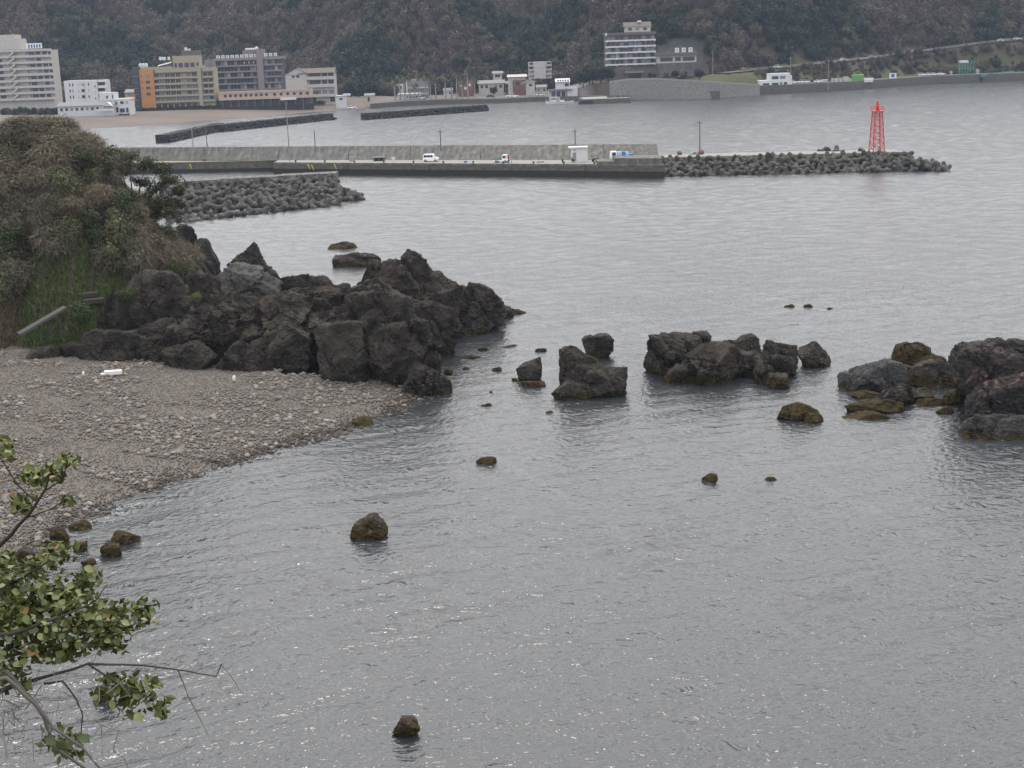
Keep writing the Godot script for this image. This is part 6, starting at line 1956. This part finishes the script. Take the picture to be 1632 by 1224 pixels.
func build_pier() -> void:
	var tet := tetrapod()
	var tmats := []
	for k in 4:
		var f := 0.5 + 0.11 * k
		tmats.append(surfaced([Color(0.05, 0.05, 0.042) * f, Color(0.105, 0.1, 0.085) * f, Color(0.17, 0.16, 0.14) * f], 3.5, 0.02, 130 + k, 0.9))
	# main quay: front line runs from (-53,-252.6) to (34,-245)
	var q := thing("quay", "long grey concrete quay with a dark tide line, vehicles parked on it", "quay")
	var xs := [-53.0, -36.0, -18.0, 0.0, 16.0, 33.0]
	for k in 5:
		var x0: float = xs[k] + 0.04
		var x1: float = xs[k + 1] - 0.04
		var z0 := -252.6 + (x0 + 53.0) * 0.0874
		var z1 := -252.6 + (x1 + 53.0) * 0.0874
		part(q, "quay_section", prism([[x0, z0], [x1, z1], [x1, -266.0], [x0, -266.0]], -2.0, 2.45), M.dark_concrete)
		part(q, "deck_slab", prism([[x0, z0 - 0.5], [x1, z1 - 0.5], [x1, -266.0], [x0, -266.0]], 2.45, 2.56), M.deck)
		part(q, "kerb", prism([[x0, z0 + 0.03], [x1, z1 + 0.03], [x1, z1 - 0.46], [x0, z0 - 0.46]], 2.3, 2.68), M.concrete)
		part(q, "tide_band", prism([[x0, z0 + 0.06], [x1, z1 + 0.06], [x1, z1 - 0.1], [x0, z0 - 0.1]], -2.0, 1.25), M.tide)
	part(q, "ramp_block", prism([[22.4, -246.6], [32.6, -246.0], [32.6, -253.4], [22.4, -253.4]], 2.56, 3.9), M.concrete)
	part(q, "ramp_block", prism([[18.6, -247.0], [22.3, -246.7], [22.3, -253.2], [18.6, -253.2]], 2.56, 3.2), M.concrete)
	q = thing("landing_quay", "older landing quay with a yellow edge joining the long quay", "quay")
	for k in 3:
		var x0 := -100.0 + 15.6 * k
		var x1 := x0 + 15.5
		var z0 := -250.5 - (x0 + 100.0) * 0.19
		var z1 := -250.5 - (x1 + 100.0) * 0.19
		part(q, "quay_section", prism([[x0, z0], [x1, z1], [x1, -266.0], [x0, -266.0]], -2.0, 2.3), M.dark_concrete)
		part(q, "deck_slab", prism([[x0, z0 - 0.4], [x1, z1 - 0.4], [x1, -266.0], [x0, -266.0]], 2.3, 2.4), M.deck)
		part(q, "yellow_edge", prism([[x0, z0 + 0.05], [x1, z1 + 0.05], [x1, z1 - 0.35], [x0, z0 - 0.35]], 2.32, 2.5), mat(0.17, 0.145, 0.06))
		part(q, "tide_band", prism([[x0, z0 + 0.06], [x1, z1 + 0.06], [x1, z1 - 0.1], [x0, z0 - 0.1]], -2.0, 0.7), M.tide)
	# sloping parapet wall
	var pw := thing("breakwater_wall", "tall sloping concrete breakwater wall behind the quay", "wall")
	var x := -101.0
	var widths := [16.0, 15.0, 17.0, 16.0, 14.0, 16.0, 13.0, 15.0, 12.3]
	for k in 9:
		var x0: float = x + 0.05
		var x1: float = x + widths[k] - 0.05
		x += widths[k]
		var mb := MB.new()
		var zt := -261.2
		var zb := -257.2 + 0.028 * x0
		var zb1 := -257.2 + 0.028 * x1
		if k == 8:
			zb1 = -256.4
		var p := [Vector3(x0, 2.5, zb), Vector3(x1, 2.5, zb1), Vector3(x1, 5.55, zt), Vector3(x0, 5.55, zt), Vector3(x0, 5.55, zt - 1.1), Vector3(x1, 5.55, zt - 1.1), Vector3(x0, -2, zt - 2.2), Vector3(x1, -2, zt - 2.2)]
		for e in 8:
			var g := m2(p[e].x, p[e].z)
			p[e] = Vector3(g.x, p[e].y, g.z)
		mb.quad(p[0], p[3], p[2], p[1])
		mb.quad(p[3], p[4], p[5], p[2])
		mb.quad(p[5], p[4], p[6], p[7])
		mb.quad(p[1], p[2], p[5], p[7])
		mb.quad(p[6], p[4], p[3], p[0])
		part(pw, "wall_panel", mb.commit(false, false), M.concrete)
	# outer mole
	var om := thing("outer_mole", "low outer mole running out to the red light tower", "mole")
	var ox := [33.1, 48.0, 63.0, 78.0, 91.5]
	for k in 4:
		var x0: float = ox[k] + 0.03
		var x1: float = ox[k + 1] - 0.03
		var z0 := -256.0 - (x0 - 33.0) * 0.19
		var z1 := -256.0 - (x1 - 33.0) * 0.19
		part(om, "mole_section", prism([[x0, z0], [x1, z1], [x1, z1 - 7.0], [x0, z0 - 7.0]], -2.0, 2.95), M.dark_concrete)
		part(om, "deck_slab", prism([[x0, z0 - 0.3], [x1, z1 - 0.3], [x1, z1 - 6.8], [x0, z0 - 6.8]], 2.95, 3.12), M.deck)
	# tetrapods along the outer mole
	rng.seed = 808
	var place := func(p: Vector3, label: String, group: String, s: float) -> void:
		var o := solo("tetrapod", tet, tmats[rng.randi() % 4], label, "tetrapod", Vector3.ZERO, group)
		o.transform = Transform3D(Basis.from_euler(Vector3(rng.randf() * TAU, rng.randf() * TAU, rng.randf() * TAU)).scaled(Vector3.ONE * s), p)
	var l1 := "grey concrete tetrapod heaped along the outer mole by the red light tower"
	for row in 4:
		var n := 31
		for k in n:
			var t := (k + 0.5 * (row % 2) + rng.randf_range(-0.2, 0.2)) / n
			var xx := lerpf(30.5, 93.0, t)
			var edge := -256.0 - (maxf(xx, 33.0) - 33.0) * 0.19
			place.call(m2(xx, edge + 8.4 - 2.1 * row + rng.randf_range(-0.4, 0.4)) * Vector3(1, 0, 1) + Vector3(0, 0.15 + 0.78 * row + rng.randf_range(-0.15, 0.2), 0), l1, "tetrapods of the outer mole", rng.randf_range(1.0, 1.18))
	for k in 20:
		var t := k / 19.0
		var c := dep(lerpf(1440, 1508, t), lerpf(256, 266, t) + rng.randf_range(-2, 3), -262.0 + rng.randf_range(-4, 4))
		place.call(Vector3(c.x, clampf(c.y, -0.2, lerpf(2.2, 0.2, t)), c.z), l1, "tetrapods of the outer mole", 1.1)
	for w in [[1312, 243], [1322, 243.5], [1333, 241.5], [1371, 244]]:
		place.call(dep(w[0], w[1], -270.0), "tetrapod whose tip shows above the far side of the outer mole", "tetrapods behind the outer mole", 1.15)
	var mm := MB.new()
	var m0 := Vector3(30, 0, -248.2)
	var mc := []
	for e in [[0, -1.0, 0], [0, 2.2, -7.4], [62, 2.2, -19], [64, -1.0, -11.6], [74, -1.0, -14]]:
		mc.append(m2(m0.x + e[0], m0.z + e[2]) * Vector3(1, 0, 1) + Vector3(0, e[1], 0))
	mm.quad(mc[0], mc[1], mc[2], mc[3])
	mm.tri(mc[3], mc[2], mc[4])
	solo("rubble_mound", mm.commit(false, false), M.tide, "dark rubble core under the tetrapods of the outer mole", "", Vector3.ZERO, "", "structure")
	# inner mole with its wall and tetrapods
	var im := thing("inner_mole", "short inner mole with a plain concrete wall", "mole")
	var ia := m2(-66, -213)
	var ib := lev(537, 296, 0.6)
	for k in 3:
		var p := ia.lerp(ib, k / 3.0)
		var r := ia.lerp(ib, (k + 1) / 3.0 - 0.003)
		part(im, "wall_section", prism([[p.x, p.z], [r.x, r.z], [r.x, r.z - 5.0], [p.x, p.z - 5.0]], -2.0, 3.0 + 0.1 * k, false), M.concrete)
	var l2 := "grey concrete tetrapod heaped against the short inner mole"
	var fa := lev(268, 356, 0.0)
	var fb := lev(548, 325, 0.0)
	for row in 6:
		for k in 21:
			var t := (k + 0.5 * (row % 2) + rng.randf_range(-0.2, 0.2)) / 21.0
			var u := row / 5.0
			var fp := fa.lerp(fb, t)
			var bp := ia.lerp(Vector3(ib.x, 0, ib.z), t) + Vector3(0.5, 0, 1.0)
			var c := fp.lerp(bp, u) + Vector3(rng.randf_range(-0.4, 0.4), 0, rng.randf_range(-0.4, 0.4))
			c.y = lerpf(0.1, 1.9, pow(u, 0.7)) + rng.randf_range(-0.2, 0.25)
			place.call(c, l2, "tetrapods of the inner mole", rng.randf_range(1.0, 1.2))
	for k in 9:
		var t := k / 8.0
		var c := lev(lerpf(545, 574, t), lerpf(308, 318, t), lerpf(1.2, 0.1, t))
		place.call(c + Vector3(rng.randf_range(-0.5, 0.5), 0, rng.randf_range(-2.5, 1.5)), l2, "tetrapods of the inner mole", 1.1)
	var rm := MB.new()
	rm.quad(fa + Vector3(0, -0.8, 0), ia + Vector3(0, 1.6, 0), ib * Vector3(1, 0, 1) + Vector3(0, 1.6, 0), fb + Vector3(0, -0.8, 0))
	rm.tri(fb + Vector3(0, -0.8, 0), ib * Vector3(1, 0, 1) + Vector3(0, 1.6, 0), lev(570, 320, -0.8))
	solo("rubble_mound", rm.commit(false, false), M.tide, "dark rubble core under the tetrapods of the inner mole", "", Vector3.ZERO, "", "structure")
	# offshore breakwaters of dark blocks
	for w in [[[262, 224], [352, 204], "dark offshore breakwater turned across the swimming beach", 3.0], [[350, 207], [526, 188], "long dark offshore breakwater in front of the beach", 3.4], [[582, 188], [774, 174], "long dark offshore breakwater in front of the palms", 3.4]]:
		var a := lev(w[0][0], w[0][1], 0.6)
		var b := lev(w[1][0], w[1][1], 0.6)
		var o := thing("offshore_breakwater", w[2], "breakwater", a)
		var d := (b - a)
		var nrm := d.cross(Vector3.UP).normalized()
		part(o, "core", prism([[0 + nrm.x, nrm.z], [d.x + nrm.x, d.z + nrm.z], [d.x - nrm.x * 3, d.z - nrm.z * 3], [-nrm.x * 3, -nrm.z * 3]], -2.6, 1.9, false), M.tide)
		var mmesh := MultiMesh.new()
		mmesh.transform_format = MultiMesh.TRANSFORM_3D
		mmesh.mesh = tet
		var n := int(d.length() / 1.25)
		mmesh.instance_count = n * 4
		for k in n * 4:
			var t := (k / 4 + rng.randf()) / n
			var side: float = [-2.6, -0.6, 1.4, 3.0][k % 4]
			mmesh.set_instance_transform(k, Transform3D(Basis.from_euler(Vector3(rng.randf() * TAU, rng.randf() * TAU, 0)).scaled(Vector3.ONE * 0.85), d * t + nrm * side * 0.8 + Vector3(0, [1.2, 1.7, 1.3, 0.2][k % 4] + rng.randf_range(-0.2, 0.2) - 0.6, 0)))
		var mi := MultiMeshInstance3D.new()
		mi.name = "armour_blocks"
		mi.multimesh = mmesh
		mi.material_override = M.tide_block
		o.add_child(mi, true)
		mi.set_meta("kind", "stuff")
	# light tower
	var lt := thing("light_tower", "red steel lattice light tower on the end of the outer mole", "light tower", dep(1397, 245, -265.0) * Vector3(1, 0, 1) + Vector3(0, 3.12, 0), 0.12)
	lt.scale = Vector3.ONE * 0.87
	var hw := func(y: float) -> float: return lerpf(1.42, 0.92, y / 10.0)
	for s in [[-1, -1], [1, -1], [1, 1], [-1, 1]]:
		var m := MB.new()
		m.tube([Vector3(s[0] * 1.42, 0.35, s[1] * 1.42), Vector3(s[0] * 0.92, 10.0, s[1] * 0.92)], [0.12, 0.11], Color.WHITE, 6)
		part(lt, "leg", m.commit(true, false), M.red)
		bx(lt, "footing", M.concrete, Vector3(s[0] * 1.42 - 0.35, 0, s[1] * 1.42 - 0.35), Vector3(s[0] * 1.42 + 0.35, 0.4, s[1] * 1.42 + 0.35))
	var lv := [0.5, 2.3, 4.0, 5.6, 7.1, 8.6, 9.9]
	for k in 6:
		var y0: float = lv[k]
		var y1: float = lv[k + 1]
		var a: float = hw.call(y0)
		var b: float = hw.call(y1)
		for f in 4:
			var t := Basis(Vector3.UP, f * PI / 2)
			var m := MB.new()
			m.bar(t * Vector3(-a, y0, a), t * Vector3(b, y1, b), 0.055)
			part(lt, "brace", m.commit(false, false), M.red)
			m = MB.new()
			m.bar(t * Vector3(a, y0, a), t * Vector3(-b, y1, b), 0.055)
			part(lt, "brace", m.commit(false, false), M.red)
			m = MB.new()
			m.bar(t * Vector3(-b, y1, b), t * Vector3(b, y1, b), 0.05)
			part(lt, "brace", m.commit(false, false), M.red)
			var c := (a + b) / 2.0
			part(lt, "gusset_plate", BOX, M.red, Transform3D(t * Basis.from_scale(Vector3(0.4, 0.4, 0.04)), t * Vector3(0, (y0 + y1) / 2.0, c)))
	bx(lt, "platform", M.red, Vector3(-1.4, 9.9, -1.4), Vector3(1.4, 10.02, 1.4))
	for f in 4:
		var t := Basis(Vector3.UP, f * PI / 2)
		for h in [0.55, 1.1]:
			var m := MB.new()
			m.bar(t * Vector3(-1.36, 10.02 + h, 1.36), t * Vector3(1.36, 10.02 + h, 1.36), 0.03)
			part(lt, "rail", m.commit(false, false), M.red)
		for k in 5:
			var m := MB.new()
			m.bar(t * Vector3(-1.36 + 0.6 * k, 10.02, 1.36), t * Vector3(-1.36 + 0.6 * k, 11.12, 1.36), 0.025)
			part(lt, "rail_post", m.commit(false, false), M.red)
	var lm := MB.new()
	lm.tube([Vector3(0, 10.02, 0), Vector3(0, 11.1, 0), Vector3(0, 11.2, 0), Vector3(0, 11.75, 0), Vector3(0, 11.85, 0), Vector3(0, 12.3, 0), Vector3(0, 12.45, 0)], [0.45, 0.45, 0.28, 0.26, 0.34, 0.22, 0.05], Color.WHITE, 12)
	part(lt, "lantern", lm.commit(true, false), M.red)
	var ld := MB.new()
	for s in [-0.2, 0.2]:
		ld.bar(Vector3(s, 0.2, 0.2), Vector3(s, 9.9, 0.2), 0.07)
	for k in 24:
		ld.bar(Vector3(-0.2, 0.5 + 0.4 * k, 0.2), Vector3(0.2, 0.5 + 0.4 * k, 0.2), 0.05)
	part(lt, "ladder", ld.commit(false, false), M.white)
	# vehicles and things on the quay
	var on := func(px: float, py: float) -> Vector3: return lev(px, py, 2.56)
	van("white minivan parked against the sloping breakwater wall", on.call(687, 257.5), -0.22)
	pickup("white pickup with an open green-sided bed on the quay", on.call(799, 259), -0.3)
	car("white car on the landing quay behind the dark tree", lev(236, 248.5, 2.4), 0.1, M.car_white)
	person("standing person in a red top and blue trousers beside the pickup", on.call(811, 260.4), 2.6, false, Color(0.42, 0.05, 0.04), Color(0.05, 0.07, 0.13))
	person("seated angler in dark clothes on the open quay edge", on.call(896.5, 261), -1.2, true, Color(0.03, 0.03, 0.035), Color(0.03, 0.03, 0.04))
	person("seated figure in dark clothes leaning by the white shed", on.call(911.5, 259), -0.4, true, Color(0.025, 0.025, 0.03), Color(0.04, 0.04, 0.05))
	var tk := thing("parked_truck", "small white truck with a blue covered load on the raised ramp", "truck", on.call(992, 257.5) + Vector3(0, 0.0, -0.6), PI + 0.1)
	tk.position = dep(992, 258, -253.8)
	tk.position.y = 2.56
	part(tk, "cab", extrude([[1.3, 0.5], [2.6, 0.5], [2.64, 1.2], [2.5, 2.1], [2.3, 2.25], [1.4, 2.25], [1.3, 2.0]], 0.85, 0.06, 1.2), M.car_white)
	for s in [-1.0, 1.0]:
		bx(tk, "side_window", M.glass, Vector3(1.55, 1.35, s * 0.8), Vector3(2.35, 2.0, s * 0.86))
	bx(tk, "load_bed", M.pole, Vector3(-2.5, 0.75, -0.85), Vector3(1.25, 0.95, 0.85))
	for w in [[-2.3, -1.3, 1.55, 0], [-1.25, -0.6, 1.95, 1], [-0.55, 0.2, 2.1, 0], [0.25, 1.1, 2.05, 1]]:
		bx(tk, "load_crate", mat(0.05, 0.15, 0.42) if w[3] == 0 else mat(0.4, 0.5, 0.62), Vector3(w[0], 0.95, -0.8), Vector3(w[1], w[2], 0.8))
	wheels(tk, [-1.6, 1.9], 0.85, 0.36)
	var sh := thing("quay_shed", "white concrete shed with a flat overhanging roof on the quay", "shed", on.call(924, 258.5))
	bx(sh, "wall", M.white, Vector3(-1.75, 0, -2.6), Vector3(1.75, 3.0, 0))
	bx(sh, "roof", M.white, Vector3(-2.3, 3.0, -2.9), Vector3(1.85, 3.28, 0.3))
	bx(sh, "door", M.deck, Vector3(-1.45, 0.3, -0.02), Vector3(-0.75, 2.1, 0.04))
	bx(sh, "lamp_box", M.glass, Vector3(-1.15, 2.5, -0.02), Vector3(-0.9, 2.7, 0.1))
	var bn := thing("stone_bench", "grey concrete shelter bench against the breakwater wall", "bench", on.call(604, 256.5))
	bx(bn, "top", M.deck, Vector3(-1.4, 0.75, -0.6), Vector3(1.4, 0.95, 0.6))
	for k in 3:
		bx(bn, "support", M.dark_concrete, Vector3(-1.25 + 1.1 * k, 0, -0.5), Vector3(-0.95 + 1.1 * k, 0.75, 0.5))
	bx(bn, "back", M.dark_concrete, Vector3(-1.3, 0, -0.58), Vector3(1.3, 0.74, -0.51))
	var rod := thing("fishing_gear", "white bucket with a fishing rod propped over it on the quay", "fishing gear", on.call(627, 257))
	var rg := MB.new()
	rg.tube([Vector3(0, 0, 0), Vector3(0, 0.9, 0)], [0.3, 0.42], Color.WHITE, 10)
	part(rod, "bucket", rg.commit(false, false), M.white)
	rg = MB.new()
	rg.bar(Vector3(0.2, 0.8, 0), Vector3(3.2, 2.1, -0.5), 0.04, Color.WHITE, 0.015)
	part(rod, "rod", rg.commit(false, false), mat(0.25, 0.22, 0.18))
	var bike := thing("motorbike", "dark motorbike parked beside the white shed", "motorbike", on.call(950, 258))
	var wm := MB.new()
	for s in [-0.65, 0.65]:
		wm = MB.new()
		wm.tube([Vector3(s, 0.3, -0.06), Vector3(s, 0.3, 0.06)], [0.3, 0.3], Color.WHITE, 12)
		part(bike, "wheel", wm.commit(false, false), M.tyre)
	part(bike, "body", extrude([[-0.75, 0.6], [-0.2, 0.35], [0.4, 0.35], [0.6, 0.8], [0.45, 0.95], [0.1, 0.85], [-0.3, 0.8], [-0.8, 0.85]], 0.14), mat(0.05, 0.05, 0.055, 0.4))
	bx(bike, "handlebar", M.tyre, Vector3(0.48, 0.92, -0.35), Vector3(0.56, 1.02, 0.35))
	for w in [[461.5, 250, 162, -256.5, "tall steel lamp post on the landing end of the quay", 1], [309.5, 254, 203, -260.0, "steel lamp post on the landing quay beside a shorter pole", 1], [331, 243, 204, -261.8, "pole standing on top of the breakwater wall by the lamp post", 0], [503, 243, 209, -261.8, "short wooden pole on the breakwater wall beside the tall lamp post", 0], [703, 243, 207, -260.0, "wooden pole in the breakwater wall behind the minivan", 0], [917, 236, 206, -261.8, "wooden pole behind the white shed", 0], [1115.5, 247, 192, -266.0, "lone tall pole on the outer mole", 0]]:
		var p := dep(w[0], w[1], w[3])
		var t := dep(w[0], w[2], w[3])
		var o := thing("pole", w[4], "pole", p)
		var m := MB.new()
		m.tube([Vector3(0, -1.5, 0), Vector3(0, t.y - p.y, 0)], [0.15, 0.1], Color.WHITE, 8)
		part(o, "pole", m.commit(true, false), M.pole if w[5] else mat(0.1, 0.085, 0.07))
		if w[5]:
			m = MB.new()
			m.tube([Vector3(0, t.y - p.y - 0.1, 0), Vector3(-0.5, t.y - p.y + 0.3, 0), Vector3(-1.4, t.y - p.y + 0.4, 0)], [0.06, 0.05, 0.04], Color.WHITE, 6)
			part(o, "lamp_arm", m.commit(true, false), M.pole)
		elif w[0] > 700:
			bx(o, "crossarm", mat(0.1, 0.085, 0.07), Vector3(-0.7, t.y - p.y - 0.5, -0.05), Vector3(0.5, t.y - p.y - 0.38, 0.05))
	# ladders, fenders, buoys
	for w in [[304, 266, -253.5], [492, 266, -250.5], [498, 267.5, -250.4], [534, 266, -249.9]]:
		var p := dep(w[0], w[1], w[2] + 0.2)
		var m := MB.new()
		m.tube([Vector3(-0.2, 0.7, 0), Vector3(0, 0.2, 0.15), Vector3(0.3, -0.5, 0.1)], [0.13, 0.17, 0.13], Color.WHITE, 8)
		solo("yellow_fender", m.commit(true, false), mat(0.34, 0.25, 0.05, 0.6), "yellow rubber fender hanging on the quay face", "fender", p, "yellow fenders on the quay face")
	for w in [[1083, 246.5, -262.0, 0.55, "rusty round buoy lying on the outer mole"], [1117.5, 246.2, -263.0, 0.65, "brown coil of net at the foot of the lone pole"], [325, 252, -258.5, 0.5, "rusty mooring bollard on the landing quay"]]:
		var p := dep(w[0], w[1], w[2])
		var m := MB.new()
		m.tube([Vector3(0, 0, 0), Vector3(0, w[3] * 0.4, 0), Vector3(0, w[3] * 1.1, 0), Vector3(0, w[3] * 1.6, 0)], [w[3] * 0.7, w[3] * 1.05, w[3] * 0.95, w[3] * 0.4], Color.WHITE, 12)
		p.y = 3.1 if w[0] > 1000 else 2.4
		solo("dock_gear", m.commit(true, false), mat(0.13, 0.075, 0.055), w[4], "dock gear", p)
	var sk := thing("net_pile", "pale heap of nets and floats at the foot of the lone pole", "net pile", dep(1108, 247, -263.0))
	sk.position.y = 3.1
	part(sk, "heap", rock_mesh([[Vector3(0, 0.3, 0), Vector3(1.2, 0.5, 0.7), 2.2]], 3, 5, {"weed": -9.0, "c0": Color(0.3, 0.3, 0.28), "c1": Color(0.5, 0.5, 0.48)}), M.rock)
	var bm := MB.new()
	bm.tube([Vector3(0, 0, 0), Vector3(0, 0.35, 0), Vector3(0, 0.38, 0), Vector3(0, 0.55, 0)], [0.2, 0.17, 0.28, 0.26], Color.WHITE, 10)
	var boll := bm.commit(true, false)
	for k in 11:
		var g := m2(-48.0 + 6.6 * k, -252.6 + (5.0 + 6.6 * k) * 0.0874 - 1.1)
		solo("mooring_bollard", boll, mat(0.05, 0.045, 0.04), "small iron mooring bollard near the edge of the long quay", "bollard", Vector3(g.x, 2.56, g.z), "bollards along the long quay")
	for w in [[560, 257, "stack of grey fish crates on the quay beside the stone bench"], [742, 259, "lone blue fish crate on the open quay"], [858, 259.5, "pair of pale fish crates between the pickup and the shed"]]:
		var o := thing("fish_crates", w[2], "crate", on.call(w[0], w[1]))
		for e in (3 if w[0] == 560 else 1 if w[0] == 742 else 2):
			var c := Vector3(0.0 if w[0] == 560 else 0.9 * e, 0.36 * e if w[0] == 560 else 0.0, 0)
			bx(o, "crate", mat(0.04, 0.1, 0.28) if w[0] == 742 else mat(0.26, 0.26, 0.25), c + Vector3(-0.4, 0, -0.28), c + Vector3(0.4, 0.34, 0.28))
	# cars on the far roads
	for w in [[782, 158.5, -566.0, 3.0, 0.0, 1, "black car driving along the harbour road"], [814, 156, -571.0, 3.0, 0.1, 0, "white van-like car parked by the harbour road"], [820, 156.5, -569.0, 3.0, 0.1, 0, "white car parked at the end of the harbour car row"], [861, 147, -585.0, 3.1, 0.4, 0, "white car parked above the boat house"], [672, 158, -553.0, 3.0, 0.0, 0, "white car parked behind the palms"], [560, 163.5, -503.0, 3.0, 0.2, 0, "white car parked near the white kiosk"], [725, 157, -556.0, 3.0, 0.0, 0, "white car parked by the tallest palm"]]:
		var p := dep(w[0], w[1], w[2])
		p.y = land_h(p.x, p.z, coast_s(p.x, p.z)) + 0.1
		car(w[6], p, w[4], M.car_white if w[5] == 0 else mat(0.03, 0.03, 0.035, 0.3))
	for w in [[1186, 0, "red car at the start of the guard rail"], [1240, 1, "white car behind the start of the guard rail"], [1344, 1, "white car on the coast road by the first pole"], [1390, 2, "grey car on the open part of the coast road"], [1443, 2, "grey car following the white car on the coast road"], [1457, 1, "white car on the coast road above the blue sign"], [1596, 1, "white car at the road bend"], [1605, 2, "dark grey car behind the one at the road bend"], [1621, 1, "white car at the top of the road"]]:
		var best := Vector3.ZERO
		var turn := 0.0
		for q2 in range(0, road_pts.size() - 1):
			for s in 40:
				var p := road_pts[q2].lerp(road_pts[q2 + 1], s / 40.0)
				if absf(seen_at(p).x - w[0]) < absf(seen_at(best).x - w[0]) or best == Vector3.ZERO:
					best = p
					turn = atan2(-(road_pts[q2 + 1] - road_pts[q2]).z, (road_pts[q2 + 1] - road_pts[q2]).x)
		car(w[2], best + Vector3(0, 0.32, 0), turn, [M.red, M.car_white, mat(0.2, 0.2, 0.21, 0.4)][w[1]])
	for k in 9:
		var p := depz(1265 + 6.5 * k, 140, -734.0)
		p.y = 4.07
		if k in [0, 2, 3, 6]:
			car("pale car parked on the far quay between the white office and the sheds", p, 0.3, M.car_white, "cars parked on the far quay")
	for w in [[1470, 127.5], [1480, 127], [1488, 126.4], [1500, 125.4]]:
		car("pale car parked on the far quay before the ferry landing", depz(w[0], w[1], -782.0) * Vector3(1, 0, 1) + Vector3(0, 4.1, 0), 0.3, M.car_white, "cars parked by the ferry landing")

func _ready() -> void:
	var cam := Camera3D.new()
	cam.name = "camera"
	cam.fov = rad_to_deg(2.0 * atan(612.0 / F))
	cam.near = 0.1
	cam.far = 4000.0
	add_child(cam)
	cam.position = Vector3(0, EYE_H, 0)
	cam.rotation = Vector3(-TILT, 0, -ROLL)
	cam.current = true
	var sky_m := ProceduralSkyMaterial.new()
	# thin even overcast; the veiled sun ahead brightens the cloud round it
	sky_m.sky_top_color = lin(0.212, 0.22, 0.235)
	sky_m.sky_horizon_color = lin(0.217, 0.225, 0.238)
	sky_m.sky_curve = 0.3
	sky_m.ground_bottom_color = lin(0.02, 0.022, 0.024)
	sky_m.ground_horizon_color = lin(0.06, 0.064, 0.068)
	sky_m.sun_angle_max = 80.0
	sky_m.sun_curve = 0.8
	var sky := Sky.new()
	sky.sky_material = sky_m
	var env := Environment.new()
	env.background_mode = Environment.BG_SKY
	env.sky = sky
	env.background_energy_multiplier = 7.0
	env.tonemap_mode = Environment.TONE_MAPPER_LINEAR
	env.tonemap_exposure = 1.0
	env.sdfgi_enabled = true
	env.ssao_enabled = true
	env.ssil_enabled = true
	env.fog_enabled = true
	env.fog_density = 0.00009
	env.fog_light_color = Color(0.78, 0.84, 0.95)
	var we := WorldEnvironment.new()
	we.name = "environment"
	we.environment = env
	add_child(we)
	var sun := DirectionalLight3D.new()
	sun.name = "sun"
	sun.light_energy = 0.4
	sun.light_angular_distance = 10.0
	sun.light_color = Color(1.0, 0.985, 0.97)
	sun.shadow_enabled = true
	add_child(sun)
	sun.basis = Basis.looking_at(-Vector3(-0.04, 0.88, -0.47).normalized(), Vector3.UP)
	build_sea()
	build_beach()
	build_rocks()
	build_cliff()
	town_materials()
	build_land()
	build_town()
	build_pier()
	build_branch()
